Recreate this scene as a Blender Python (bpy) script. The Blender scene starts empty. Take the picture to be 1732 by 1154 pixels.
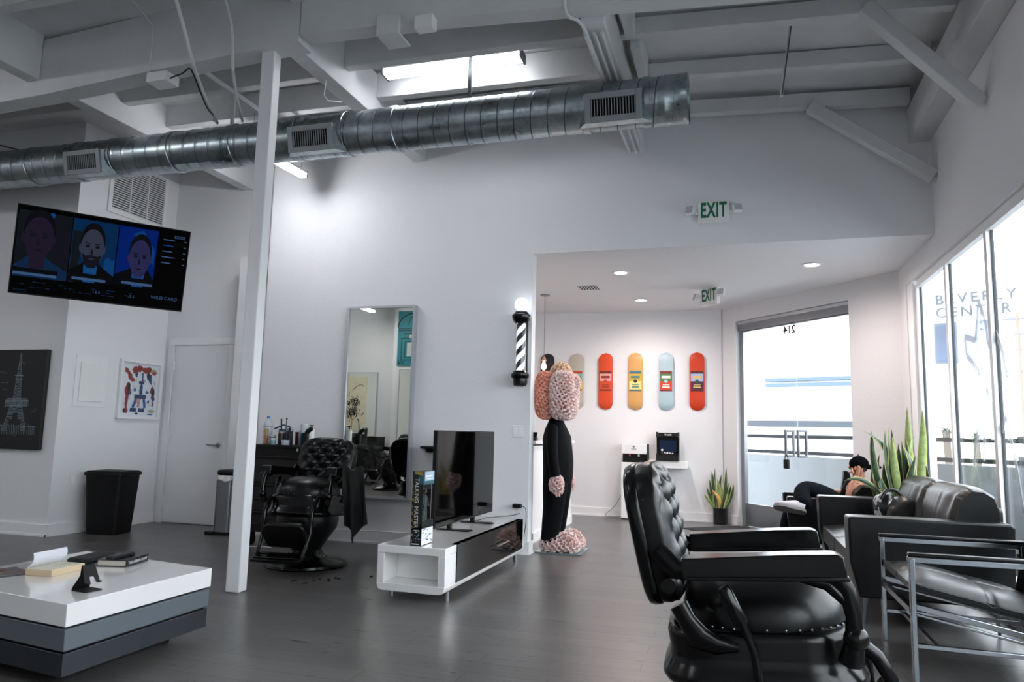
import bpy, bmesh, math, random
from mathutils import Vector, Matrix
random.seed(7)
S = bpy.context.scene
COL = S.collection
PI = math.pi
R = math.radians

# ---------------------------------------------------------------- camera
cam_d = bpy.data.cameras.new('camera'); cam = bpy.data.objects.new('camera', cam_d); COL.objects.link(cam)
cam_d.sensor_width = 36.0; cam_d.lens = 36.0 * 1245.7 / 1732.0; cam_d.clip_start = 0.05; cam_d.clip_end = 600
_p, _r, _y = R(7.06), R(-1.346), R(16.885)
def _rz(a): return Matrix(((math.cos(a), -math.sin(a), 0), (math.sin(a), math.cos(a), 0), (0, 0, 1)))
_rx = Matrix(((1, 0, 0), (0, math.cos(_p), -math.sin(_p)), (0, math.sin(_p), math.cos(_p))))
_M = _rz(_y) @ _rx @ Matrix(((1, 0, 0), (0, 0, 1), (0, -1, 0))) @ _rz(_r)
_B = Matrix((_M.col[0], -_M.col[1], -_M.col[2])).transposed()
cam.matrix_world = Matrix.Translation((0, 0, 1.12)) @ _B.to_4x4()
S.camera = cam

# ---------------------------------------------------------------- view, world
S.view_settings.view_transform = 'Standard'; S.view_settings.look = 'None'
S.view_settings.gamma = 1.0; S.view_settings.use_curve_mapping = False
S.view_settings.exposure = 1.08
try:
    S.cycles.use_denoising = True
    S.cycles.max_bounces = 14; S.cycles.diffuse_bounces = 7; S.cycles.glossy_bounces = 6
    S.cycles.transmission_bounces = 8; S.cycles.transparent_max_bounces = 16
    S.cycles.sample_clamp_indirect = 6.0
    S.cycles.caustics_reflective = False; S.cycles.caustics_refractive = False
except Exception: pass
W = bpy.data.worlds.new('overcast_sky'); S.world = W; W.use_nodes = True
_bg = W.node_tree.nodes['Background']; _bg.inputs[0].default_value = (0.92, 0.96, 1.0, 1); _bg.inputs[1].default_value = 4.1

# ---------------------------------------------------------------- materials
def lin(h):
    h = h.lstrip('#'); v = [int(h[i:i+2], 16) / 255 for i in (0, 2, 4)]
    return tuple(x / 12.92 if x <= .04045 else ((x + .055) / 1.055) ** 2.4 for x in v) + (1,)
MATS = {}
def mat(name, col='#808080', rough=.5, metal=0., emit=None, es=0., bump=0., bscale=40., vary=0., vscale=6., coat=0., spec=.5, alpha=None):
    if name in MATS: return MATS[name]
    m = bpy.data.materials.new(name); m.use_nodes = True; nt = m.node_tree; b = nt.nodes['Principled BSDF']
    c = lin(col) if isinstance(col, str) else col
    b.inputs['Base Color'].default_value = c; b.inputs['Roughness'].default_value = rough; b.inputs['Metallic'].default_value = metal
    b.inputs['Specular IOR Level'].default_value = spec
    if coat: b.inputs['Coat Weight'].default_value = coat; b.inputs['Coat Roughness'].default_value = .08
    if emit: b.inputs['Emission Color'].default_value = lin(emit); b.inputs['Emission Strength'].default_value = es
    if bump or vary:
        tc = nt.nodes.new('ShaderNodeTexCoord')
    if bump:
        n = nt.nodes.new('ShaderNodeTexNoise'); n.inputs['Scale'].default_value = bscale; n.inputs['Detail'].default_value = 4
        nt.links.new(tc.outputs['Object'], n.inputs['Vector'])
        bp = nt.nodes.new('ShaderNodeBump'); bp.inputs['Strength'].default_value = bump; bp.inputs['Distance'].default_value = .01
        nt.links.new(n.outputs['Fac'], bp.inputs['Height']); nt.links.new(bp.outputs['Normal'], b.inputs['Normal'])
    if vary:
        n2 = nt.nodes.new('ShaderNodeTexNoise'); n2.inputs['Scale'].default_value = vscale; n2.inputs['Detail'].default_value = 3
        nt.links.new(tc.outputs['Object'], n2.inputs['Vector'])
        r = nt.nodes.new('ShaderNodeValToRGB')
        r.color_ramp.elements[0].position = .3; r.color_ramp.elements[1].position = .7
        r.color_ramp.elements[0].color = tuple(x * (1 - vary) for x in c[:3]) + (1,)
        r.color_ramp.elements[1].color = tuple(min(1, x * (1 + vary)) for x in c[:3]) + (1,)
        nt.links.new(n2.outputs['Fac'], r.inputs['Fac']); nt.links.new(r.outputs['Color'], b.inputs['Base Color'])
    if alpha is not None: b.inputs['Alpha'].default_value = alpha
    MATS[name] = m; return m

def glass_mat(name, tint=(.97, .99, 1), refl=.04, rough=0.0, haze=0., k=.35):
    if name in MATS: return MATS[name]
    m = bpy.data.materials.new(name); m.use_nodes = True; nt = m.node_tree; nt.nodes.clear()
    o = nt.nodes.new('ShaderNodeOutputMaterial'); t = nt.nodes.new('ShaderNodeBsdfTransparent'); t.inputs[0].default_value = tint + (1,)
    g = nt.nodes.new('ShaderNodeBsdfGlossy'); g.inputs['Roughness'].default_value = rough
    lw = nt.nodes.new('ShaderNodeLayerWeight'); lw.inputs[0].default_value = .5
    pw = nt.nodes.new('ShaderNodeMath'); pw.operation = 'POWER'; pw.inputs[1].default_value = 4.0; nt.links.new(lw.outputs['Facing'], pw.inputs[0])
    ma = nt.nodes.new('ShaderNodeMath'); ma.operation = 'MULTIPLY_ADD'; ma.inputs[1].default_value = k; ma.inputs[2].default_value = refl; nt.links.new(pw.outputs[0], ma.inputs[0])
    mx = nt.nodes.new('ShaderNodeMixShader')
    nt.links.new(ma.outputs[0], mx.inputs[0]); nt.links.new(t.outputs[0], mx.inputs[1]); nt.links.new(g.outputs[0], mx.inputs[2])
    last = mx
    if haze:
        d = nt.nodes.new('ShaderNodeBsdfDiffuse'); d.inputs[0].default_value = (.8, .85, .9, 1)
        m2 = nt.nodes.new('ShaderNodeMixShader'); m2.inputs[0].default_value = haze
        nt.links.new(mx.outputs[0], m2.inputs[1]); nt.links.new(d.outputs[0], m2.inputs[2]); last = m2
    nt.links.new(last.outputs[0], o.inputs[0]); MATS[name] = m; return m

def floor_mat():
    m = bpy.data.materials.new('grey_wood_planks'); m.use_nodes = True; nt = m.node_tree; b = nt.nodes['Principled BSDF']; L = nt.links.new
    tc = nt.nodes.new('ShaderNodeTexCoord')
    br = nt.nodes.new('ShaderNodeTexBrick'); br.offset = .37; br.inputs['Scale'].default_value = 1
    br.inputs['Brick Width'].default_value = 1.22; br.inputs['Row Height'].default_value = .155; br.inputs['Mortar Size'].default_value = .0022
    br.inputs['Color1'].default_value = lin('#525151'); br.inputs['Color2'].default_value = lin('#605e5d'); br.inputs['Mortar'].default_value = lin('#2a2b2d')
    br.inputs['Bias'].default_value = .1
    L(tc.outputs['Object'], br.inputs['Vector'])
    mp = nt.nodes.new('ShaderNodeMapping'); mp.inputs['Scale'].default_value = (1.5, 22, 1)
    L(tc.outputs['Object'], mp.inputs['Vector'])
    n = nt.nodes.new('ShaderNodeTexNoise'); n.inputs['Scale'].default_value = 2.2; n.inputs['Detail'].default_value = 8; n.inputs['Roughness'].default_value = .65
    L(mp.outputs[0], n.inputs['Vector'])
    rp = nt.nodes.new('ShaderNodeValToRGB'); rp.color_ramp.elements[0].position = .3; rp.color_ramp.elements[0].color = (.62, .62, .63, 1)
    rp.color_ramp.elements[1].position = .72; rp.color_ramp.elements[1].color = (1.25, 1.24, 1.22, 1)
    L(n.outputs['Fac'], rp.inputs[0])
    mx = nt.nodes.new('ShaderNodeMix'); mx.data_type = 'RGBA'; mx.blend_type = 'MULTIPLY'; mx.inputs['Factor'].default_value = 1
    L(br.outputs['Color'], mx.inputs['A']); L(rp.outputs['Color'], mx.inputs['B']); L(mx.outputs['Result'], b.inputs['Base Color'])
    rr = nt.nodes.new('ShaderNodeMapRange'); rr.inputs['To Min'].default_value = .22; rr.inputs['To Max'].default_value = .38
    L(n.outputs['Fac'], rr.inputs['Value']); L(rr.outputs[0], b.inputs['Roughness'])
    bp = nt.nodes.new('ShaderNodeBump'); bp.inputs['Strength'].default_value = .25; bp.inputs['Distance'].default_value = .004
    ad = nt.nodes.new('ShaderNodeMath'); ad.operation = 'SUBTRACT'
    L(n.outputs['Fac'], ad.inputs[0]); L(br.outputs['Fac'], ad.inputs[1]); L(ad.outputs[0], bp.inputs['Height']); L(bp.outputs[0], b.inputs['Normal'])
    b.inputs['Specular IOR Level'].default_value = .6
    return m

M_wall = mat('white_painted_drywall', '#e4e4e6', .85, bump=.15, bscale=60)
M_roof = mat('grey_white_painted_timber', '#d2d3d4', .8, bump=.25, bscale=14, vary=.05, vscale=3)
M_trim = mat('white_trim_paint', '#ededee', .5)
M_floor = floor_mat()
M_door = mat('white_door_paint', '#e2e2e4', .45)
M_glossw = mat('white_gloss_lacquer', '#ecebea', .25, coat=1.)
M_leather = mat('black_leather', '#060708', .33, bump=.05, bscale=60, spec=.33)
M_leather2 = mat('black_sofa_leather', '#06080a', .36, bump=.06, bscale=40, spec=.3)
M_blackm = mat('black_enamel_metal', '#040506', .2, spec=.3)
M_blackp = mat('black_matte_plastic', '#08090a', .5, spec=.3)
M_blackg = mat('black_glass', '#030304', .05, spec=.22)
M_chrome = mat('polished_chrome', '#c9ccd0', .1, 1.)
M_steel = mat('brushed_steel', '#9a9da1', .32, 1.)
M_mirror = mat('mirror_silver', '#f8faf2', .0, 1.)
M_white = mat('white_plastic', '#e8e8e8', .4)
M_glass = glass_mat('clear_glass'); M_film = glass_mat('clear_film', refl=.01, k=.12)
M_emitw = mat('led_diffuser', '#ffffff', .5, emit='#fafbff', es=30.)
M_dark = mat('dark_gap', '#050505', .9)

def galv_mat():
    m = mat('galvanised_steel', '#8c979b', .3, 1.); nt = m.node_tree; b = nt.nodes['Principled BSDF']; L = nt.links.new
    tc = nt.nodes.new('ShaderNodeTexCoord'); v = nt.nodes.new('ShaderNodeTexVoronoi'); v.inputs['Scale'].default_value = 28
    n = nt.nodes.new('ShaderNodeTexNoise'); n.inputs['Scale'].default_value = 5; n.inputs['Detail'].default_value = 5
    L(tc.outputs['Object'], v.inputs['Vector']); L(tc.outputs['Object'], n.inputs['Vector'])
    r = nt.nodes.new('ShaderNodeValToRGB'); r.color_ramp.elements[0].color = lin('#78858a'); r.color_ramp.elements[1].color = lin('#b2bdc1')
    r.color_ramp.elements[0].position = .25; r.color_ramp.elements[1].position = .75
    mx = nt.nodes.new('ShaderNodeMath'); mx.operation = 'MULTIPLY_ADD'; mx.inputs[1].default_value = .25
    L(v.outputs['Distance'], mx.inputs[0]); L(n.outputs['Fac'], mx.inputs[2]); L(mx.outputs[0], r.inputs[0]); L(r.outputs[0], b.inputs['Base Color'])
    rr = nt.nodes.new('ShaderNodeMapRange'); rr.inputs['To Min'].default_value = .2; rr.inputs['To Max'].default_value = .4
    L(n.outputs['Fac'], rr.inputs['Value']); L(rr.outputs[0], b.inputs['Roughness'])
    return m
M_galv = galv_mat()

# ---------------------------------------------------------------- mesh builder
class MB:
    def __init__(s): s.bm = bmesh.new(); s.mi = 0; s.T = Matrix.Identity(4)
    def _fin(s, vs, fs):
        for v in vs: v.co = s.T @ v.co
        for f in fs: f.material_index = s.mi
    def box(s, a, b, rot=None, c=None):
        a, b = Vector(a), Vector(b); ctr = (a + b) / 2; d = b - a
        n0 = len(s.bm.faces)
        r = bmesh.ops.create_cube(s.bm, size=1); vs = r['verts']
        for v in vs:
            p = Vector((v.co.x * d.x, v.co.y * d.y, v.co.z * d.z))
            if rot is not None: p = rot @ p
            v.co = p + ctr
        fs = list({f for v in vs for f in v.link_faces}); s._fin(vs, fs); return vs
    def beam(s, p, q, w, h, up=(0, 0, 1)):
        p, q = Vector(p), Vector(q); d = (q - p); L = d.length; d.normalize(); up = Vector(up)
        if abs(d.dot(up.normalized())) > .995: up = Vector((0, 1, 0))
        side = d.cross(up).normalized(); u = side.cross(d).normalized()
        vs = []
        for e in (p, q):
            for a, b in ((-1, -1), (1, -1), (1, 1), (-1, 1)): vs.append(s.bm.verts.new(e + side * a * w / 2 + u * b * h / 2))
        F = [(0, 1, 2, 3), (7, 6, 5, 4), (0, 4, 5, 1), (1, 5, 6, 2), (2, 6, 7, 3), (3, 7, 4, 0)]
        fs = [s.bm.faces.new([vs[i] for i in f]) for f in F]; s._fin(vs, fs)
    def cyl(s, p, q, r0, r1=None, n=20, cap=True):
        r1 = r0 if r1 is None else r1
        s.loft([(p, r0), (q, r1)], n, cap)
    def loft(s, pr, n=16, cap=True):   # tube through points with radii
        P = [Vector(p) for p, _ in pr]; rad = [r for _, r in pr]; rings = []
        up = None
        for i, p in enumerate(P):
            d = (P[min(i + 1, len(P) - 1)] - P[max(i - 1, 0)]).normalized()
            if up is None: up = Vector((0, 0, 1)) if abs(d.z) < .9 else Vector((1, 0, 0))
            a = d.cross(up)
            if a.length < 1e-5: a = d.cross(Vector((0, 1, 0)))
            a.normalize(); b = a.cross(d).normalized(); up = b
            r = rad[i]; ra, rb = (r if isinstance(r, tuple) else (r, r))
            rings.append([s.bm.verts.new(p + a * math.cos(t) * ra + b * math.sin(t) * rb) for t in [2 * PI * k / n for k in range(n)]])
        fs = []
        for i in range(len(rings) - 1):
            for k in range(n):
                fs.append(s.bm.faces.new([rings[i][k], rings[i][(k + 1) % n], rings[i + 1][(k + 1) % n], rings[i + 1][k]]))
        if cap:
            fs.append(s.bm.faces.new(rings[0][::-1])); fs.append(s.bm.faces.new(rings[-1]))
        s._fin([v for r in rings for v in r], fs)
    def tube(s, pts, r, n=10, smooth=0):
        P = [Vector(p) for p in pts]
        for _ in range(smooth):
            Q = [P[0]]
            for a, b in zip(P, P[1:]): Q += [a * .75 + b * .25, a * .25 + b * .75]
            P = Q + [P[-1]]
        s.loft([(p, r) for p in P], n)
    def lathe(s, prof, c=(0, 0, 0), n=28, axis='z', cap=True):
        c = Vector(c); rings = []
        for r, h in prof:
            ring = []
            for k in range(n):
                t = 2 * PI * k / n; x, y = r * math.cos(t), r * math.sin(t)
                p = {'z': (x, y, h), 'x': (h, x, y), 'y': (x, h, -y)}[axis]
                ring.append(s.bm.verts.new(c + Vector(p)))
            rings.append(ring)
        fs = []
        for i in range(len(rings) - 1):
            for k in range(n): fs.append(s.bm.faces.new([rings[i][k], rings[i][(k + 1) % n], rings[i + 1][(k + 1) % n], rings[i + 1][k]]))
        if cap:
            fs.append(s.bm.faces.new(rings[0][::-1])); fs.append(s.bm.faces.new(rings[-1]))
        s._fin([v for r in rings for v in r], fs)
    def ell(s, c, rx, ry, rz, n=20, m=12, rot=None, fn=None, pw=1.):
        c = Vector(c); rings = []; vs = []
        def sp(v, e): return math.copysign(abs(v) ** e, v)
        for i in range(1, m):
            ph = PI * i / m; ring = []
            for k in range(n):
                t = 2 * PI * k / n
                p = Vector((rx * sp(math.sin(ph), pw) * sp(math.cos(t), pw), ry * sp(math.sin(ph), pw) * sp(math.sin(t), pw), -rz * sp(math.cos(ph), pw)))
                if fn: p = fn(p)
                if rot is not None: p = rot @ p
                ring.append(s.bm.verts.new(c + p))
            rings.append(ring); vs += ring
        ends = []
        for z in (-rz, rz):
            p = Vector((0, 0, z))
            if fn: p = fn(p)
            if rot is not None: p = rot @ p
            v = s.bm.verts.new(c + p); ends.append(v); vs.append(v)
        fs = []
        for i in range(len(rings) - 1):
            for k in range(n): fs.append(s.bm.faces.new([rings[i][k], rings[i][(k + 1) % n], rings[i + 1][(k + 1) % n], rings[i + 1][k]]))
        for k in range(n):
            fs.append(s.bm.faces.new([ends[0], rings[0][(k + 1) % n], rings[0][k]])); fs.append(s.bm.faces.new([ends[1], rings[-1][k], rings[-1][(k + 1) % n]]))
        s._fin(vs, fs)
    def prism(s, poly, h0, h1, plane='xy', hole=None):  # polygon extruded along third axis
        def P(a, b, h): return {'xy': (a, b, h), 'xz': (a, h, b), 'yz': (h, a, b)}[plane]
        A = [s.bm.verts.new(P(a, b, h0)) for a, b in poly]; B = [s.bm.verts.new(P(a, b, h1)) for a, b in poly]; n = len(poly)
        fs = [s.bm.faces.new(A[::-1]), s.bm.faces.new(B)] + [s.bm.faces.new([A[i], A[(i + 1) % n], B[(i + 1) % n], B[i]]) for i in range(n)]
        s._fin(A + B, fs)
    def grid(s, fn, nu, nv, close_u=False):
        V = [[s.bm.verts.new(Vector(fn(i / (nu - (0 if close_u else 1)), j / (nv - 1)))) for i in range(nu)] for j in range(nv)]
        fs = []
        for j in range(nv - 1):
            for i in range(nu if close_u else nu - 1):
                fs.append(s.bm.faces.new([V[j][i], V[j][(i + 1) % nu], V[j + 1][(i + 1) % nu], V[j + 1][i]]))
        s._fin([v for r in V for v in r], fs)
    def poly(s, pts):
        vs = [s.bm.verts.new(Vector(p)) for p in pts]; f = s.bm.faces.new(vs); s._fin(vs, [f])
    def frame(s, x0, x1, z0, z1, w, y0, y1):
        s.box((x0, y0, z0), (x0 + w, y1, z1)); s.box((x1 - w, y0, z0), (x1, y1, z1))
        s.box((x0 + w, y0, z0), (x1 - w, y1, z0 + w)); s.box((x0 + w, y0, z1 - w), (x1 - w, y1, z1))
    def text(s, txt, size, T, depth=.002, align='CENTER', sx=1.0, sp=1.0, bold=0.):
        cu = bpy.data.curves.new('t', 'FONT'); cu.body = txt; cu.size = size; cu.extrude = depth; cu.align_x = align; cu.align_y = 'CENTER'; cu.space_character = sp; cu.offset = bold
        o = bpy.data.objects.new('t', cu); COL.objects.link(o); bpy.context.view_layer.update()
        me = bpy.data.meshes.new_from_object(o.evaluated_get(bpy.context.evaluated_depsgraph_get()))
        tmp = bmesh.new(); tmp.from_mesh(me); mp = {}
        for v in tmp.verts: mp[v.index] = s.bm.verts.new(s.T @ (T @ Vector((v.co.x * sx, v.co.y, v.co.z))))
        for f in tmp.faces:
            try: nf = s.bm.faces.new([mp[v.index] for v in f.verts]); nf.material_index = s.mi
            except ValueError: pass
        tmp.free(); bpy.data.objects.remove(o); bpy.data.meshes.remove(me); bpy.data.curves.remove(cu)
    def obj(s, name, m, parent=None, bev=0., seg=2, sub=0, smooth=35, world=False):
        if world and parent is not None:
            mw = parent.matrix_basis.copy(); pp = parent.parent
            while pp is not None: mw = pp.matrix_basis @ mw; pp = pp.parent
            inv = mw.inverted()
            for v in s.bm.verts: v.co = inv @ v.co
        bmesh.ops.recalc_face_normals(s.bm, faces=s.bm.faces)
        a = R(smooth)
        for f in s.bm.faces: f.smooth = True
        for e in s.bm.edges:
            if len(e.link_faces) != 2 or e.calc_face_angle(0) > a: e.smooth = False
        me = bpy.data.meshes.new(name); s.bm.to_mesh(me); s.bm.free()
        for x in (m if isinstance(m, (list, tuple)) else [m]): me.materials.append(x)
        o = bpy.data.objects.new(name, me); COL.objects.link(o)
        if parent is not None: o.parent = parent
        if bev:
            md = o.modifiers.new('bevel', 'BEVEL'); md.width = bev; md.segments = seg; md.limit_method = 'ANGLE'; md.angle_limit = R(40); md.harden_normals = False
            for p in me.polygons: p.use_smooth = True
        if sub:
            md = o.modifiers.new('sub', 'SUBSURF'); md.levels = sub; md.render_levels = sub
        return o

def tag(o, label=None, cat=None, group=None, kind=None):
    if label: o['label'] = label
    if cat: o['category'] = cat
    if group: o['group'] = group
    if kind: o['kind'] = kind
    return o
def thing(name, label, cat, loc=(0, 0, 0), rz=0., group=None, kind=None):
    o = bpy.data.objects.new(name, None); o.empty_display_size = .1; COL.objects.link(o); o.location = loc; o.rotation_euler = (0, 0, rz)
    tag(o, label, cat, group, kind); return o
def copy_tree(o, parent=None):
    c = o.copy(); COL.objects.link(c); c.parent = parent
    for ch in [x for x in o.children]: copy_tree(ch, c)
    return c
def struct(o): o['kind'] = 'structure'; return o

def rrect(w, h, r, n=6, cx=0, cy=0):
    P = []
    for sx, sy, a0 in ((1, 1, 0), (-1, 1, 90), (-1, -1, 180), (1, -1, 270)):
        for k in range(n + 1):
            a = R(a0 + 90 * k / n); P.append((cx + sx * (w / 2 - r) + r * math.cos(a), cy + sy * (h / 2 - r) + r * math.sin(a)))
    return P

# ================================================================= STRUCTURE
YM, YD, YC, XP, XE, ZL = 6.754, 7.134, 5.76, -6.46, -1.855, 2.846   # mirror wall, door wall, picture wall, panel wall, wall end, lobby ceiling
b = MB(); b.box((-15.2, -2.5, -.1), (1.85, 10.6, 0)); struct(b.obj('floor', M_floor))
b = MB(); b.box((XP - .0, YD, 0), (-4.72, YD + .12, 4.6)); b.box((-4.72, YM, 0), (XE, YM + .13, 4.6)); b.box((-4.84, YM + .0, 0), (-4.72, YD + .12, 4.6))
b.box((XE, YM, ZL), (1.62, YM + .13, 4.6)); b.obj('wall_back', M_wall)['kind'] = 'structure'
b = MB(); b.box((XP - .15, YC, 0), (XP, YD + .12, 4.6)); b.obj('wall_left', M_wall)['kind'] = 'structure'
b = MB(); b.box((-15.2, YC, 0), (XP - .15, YC + .15, 4.6)); b.obj('wall_left_front', M_wall)['kind'] = 'structure'
b = MB(); b.box((-15.2, -2.5, 0), (-15.05, YC, 4.6)); b.obj('wall_far_left', M_wall)['kind'] = 'structure'
b = MB(); b.box((-15.2, -2.35, 0), (-7.5, -2.2, 4.6)); b.obj('wall_rear_left', M_wall)['kind'] = 'structure'
b = MB(); b.box((-7.5, -2.35, 0), (1.62, -1.95, 4.6)); b.obj('wall_rear', M_wall)['kind'] = 'structure'
# lobby
b = MB(); b.box((-5.2, 10.30, 0), (-.16, 10.45, 3.0)); b.obj('wall_lobby', M_wall)['kind'] = 'structure'
b = MB(); b.box((-5.3, 6.88, 0), (-5.15, 10.45, 3.0)); b.obj('wall_lobby_left', M_wall)['kind'] = 'structure'
b = MB(); b.box((-5.2, YM + .13, ZL), (1.9, 10.6, ZL + .12)); b.obj('ceiling', M_wall)['kind'] = 'structure'
# angled door wall, local frame: s along wall, n outward
P0 = Vector((-.16, 10.33, 0)); D45 = Vector((.639, -.769, 0)).normalized(); N45 = Vector((.769, .639, 0)).normalized()
T45 = Matrix((D45, N45, Vector((0, 0, 1)))).transposed().to_4x4(); T45.translation = P0
b = MB(); b.T = T45
b.box((-.2, 0, 0), (.29, .15, ZL + .1)); b.box((2.14, 0, 0), (3.0, .15, ZL + .1)); b.box((.29, 0, 2.645), (2.14, .15, ZL + .1))
b.obj('wall_door_side', M_wall)['kind'] = 'structure'
# window wall
b = MB(); XW = 1.62
b.box((XW, -2.4, 2.634), (XW + .16, 8.6, 4.6)); b.box((XW, 7.9, 0), (XW + .16, 8.6, 2.634)); b.box((XW, -2.4, 0), (XW + .16, 7.9, .08)); b.box((XW, -2.4, 0), (XW + .16, -1.5, 2.634))
b.obj('wall_right', M_wall)['kind'] = 'structure'
def window(n, y0, y1, first=False, last=False):
    b = MB(); x0, x1 = 1.655, 1.70
    b.box((x0, y0 - .03, .08), (x1, y0 + .03, 2.60)); 
    if last: b.box((x0, y1 - .03, .08), (x1, y1 + .03, 2.60))
    b.box((x0, y0 + .03, .08), (x1, y1 - .03, .15)); b.box((x0, y0 + .03, 2.56), (x1, y1 - .03, 2.634)); b.box((x0, y0 - .03, 2.6), (x1, y0 + .03, 2.634))
    if last: b.box((1.63, y1 + .03, .08), (1.74, 7.9, 2.634))
    o = struct(b.obj('window_%d' % n, M_trim))
    g = MB(); g.box((1.685, y0 + .03, .15), (1.691, y1 - .03, 2.56)); g.obj('window_pane', M_glass, o)
    k = MB(); k.box((1.68, y0 + .03, .15), (1.7, y0 + .036, 2.56)); k.box((1.68, y1 - .036, .15), (1.7, y1 - .03, 2.56)); k.obj('window_gasket', mat('dark_gasket', '#30363b', .6), o)
    return o
WY = [7.65, 6.66, 5.64, 4.62, 3.6, 2.58, 1.56, .54, -.48, -1.5]
for i in range(9): window(i + 1, WY[i + 1], WY[i], last=(i == 0))
# painted line drawing on the window glass
b = MB()
def dec(pts, w=.045, x=1.682):
    P = [Vector((x, y, z)) for y, z in pts]
    for a, c in zip(P, P[1:]): b.beam(a, c, .003, w, up=(0, (c - a).z, -(c - a).y))
for off in ((0, 0),):
    dec([(6.25, .95), (6.05, 1.35), (6.0, 1.62), (6.28, 1.78), (6.3, 1.92), (6.05, 1.86), (5.93, 2.14), (5.8, 1.95), (5.78, 1.8), (5.7, 1.76)])
    dec([(5.62, 1.86), (5.5, 1.72), (5.45, 1.55), (5.35, 1.4)]); dec([(6.02, 1.0), (5.92, 1.3), (5.86, 1.5), (5.72, 1.3)]); dec([(5.6, 1.2), (5.52, 1.3), (5.4, 1.05), (5.3, .7)])
wd = b.obj('window_drawing', mat('grey_window_marker', '#c9ccd0', .7, alpha=.55)); tag(wd, 'grey zigzag outline drawing on the window glass', 'window decal')
# baseboards
def base(n, p, q, nx, ny, h=.115, t=.018):
    b = MB(); p, q = Vector(p), Vector(q); off = Vector((nx, ny, 0)).normalized()
    b.beam(p + off * t / 2 + Vector((0, 0, h / 2)), q + off * t / 2 + Vector((0, 0, h / 2)), t, h)
    b.beam(p + off * t * .75 + Vector((0, 0, .01)), q + off * t * .75 + Vector((0, 0, .01)), t * 1.5, .02)
    struct(b.obj('baseboard_' + n, M_trim))
base('far_left', (-15, YC, 0), (XP, YC, 0), 0, -1); base('left', (XP, YC - .018, 0), (XP, YD, 0), 1, 0)
base('back', (-4.72, YM, 0), (XE + .018, YM, 0), 0, -1); base('wall_end', (XE, YM - .018, 0), (XE, YM + .13, 0), 1, 0)
base('door_right', (-5.47, YD, 0), (-4.84, YD, 0), 0, -1)
base('lobby', (-5.1, 10.30, 0), (-.16, 10.30, 0), 0, -1)
b = MB(); b.T = T45; b.box((0, -.018, 0), (.29, 0, .115)); b.box((2.14, -.018, 0), (2.75, 0, .115)); struct(b.obj('baseboard_door_side', M_trim))

# ---- left door
b = MB(); b.box((-6.393, YD - .03, 0), (-6.31, YD, 2.045)); b.box((-5.545, YD - .03, 0), (-5.47, YD, 2.045)); b.box((-6.393, YD - .03, 2.045), (-5.47, YD, 2.125))
struct(b.obj('trim_1', M_trim, bev=.004))
dr = thing('door_1', None, None, (-6.3, YD - .012, 0)); struct(dr)
b = MB(); b.box((0, -.008, .012), (.75, .012, 2.04)); b.obj('door_leaf', M_door, dr)
b = MB(); b.cyl((.69, -.008, .897), (.69, -.02, .897), .027); b.cyl((.69, -.02, .897), (.69, -.055, .897), .01); b.beam((.70, -.05, .897), (.56, -.05, .9), .014, .016); b.obj('door_handle', M_steel, dr, bev=.003)
for z in (.25, 1.0, 1.8):
    b = MB(); b.box((-.012, -.016, z - .05), (.01, -.006, z + .05)); b.cyl((-.003, -.018, z - .05), (-.003, -.018, z + .05), .007); b.obj('hinge', M_trim, dr)

# ---- glass entrance doors in the angled wall
b = MB(); b.T = T45
b.box((.30, .03, 2.515), (2.13, .12, 2.64)); b.box((.30, .06, 0), (.36, .11, 2.515)); b.box((2.12, .06, 0), (2.14, .11, 2.515))
struct(b.obj('trim_2', [mat('dark_bronze_metal', '#8d8f94', .4, .6)]))
b = MB(); b.T = T45; b.box((.30, .02, 2.60), (2.13, .03, 2.64)); struct(b.obj('trim_3', M_chrome))
def gdoor(n, s0, s1):
    d = thing('door_%d' % n, None, None, (0, 0, 0)); d.matrix_basis = T45; struct(d)
    b = MB(); b.box((s0, .075, .29), (s1, .087, 2.515)); b.obj('glass_panel', M_glass, d)
    b = MB(); b.box((s0, .055, .01), (s1, .105, .29)); b.obj('bottom_rail', M_steel, d, bev=.003)
    b = MB(); b.box((s0 + .002, .06, 2.50), (s1 - .002, .1, 2.515)); b.obj('top_rail', mat('dark_bronze_metal'), d, bev=.003)
    return d
d2 = gdoor(2, .365, 1.268); d3 = gdoor(3, 1.274, 2.118)
for d, s in ((d2, 1.135), (d3, 1.335)):
    b = MB(); 
    for yy in (.02, .142): b.beam((s, yy, .905), (s, yy, 1.225), .026, .026, up=(0, 1, 0))
    for z in (.915, 1.212): b.beam((s, .033, z), (s, .129, z), .026, .026)
    b.obj('door_handle', mat('grey_satin_steel', '#6d7277', .5, .7), d, bev=.003)
b = MB(); b.text('214', .135, Matrix.Translation((1.185, .068, 2.435)) @ Matrix.Rotation(PI, 4, 'Z') @ Matrix.Rotation(R(90), 4, 'X'), .001, bold=.004)
b.obj('street_number', mat('dark_grey_vinyl', '#1a1d20', .6), d2)
pl = thing('padlock', 'black key lockbox hanging from the glass door handle', 'lock', (0, 0, 0)); pl.matrix_basis = T45 @ Matrix.Translation((1.15, .02, .765))
b = MB(); b.box((-.035, -.03, 0), (.035, .01, .11)); b.obj('body', M_blackp, pl, bev=.008)
b = MB(); b.tube([(-.022, -.01, .11), (-.022, -.01, .145), (0, -.01, .165), (.022, -.01, .145), (.022, -.01, .11)], .005, smooth=2); b.obj('shackle', M_blackm, pl)

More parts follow.
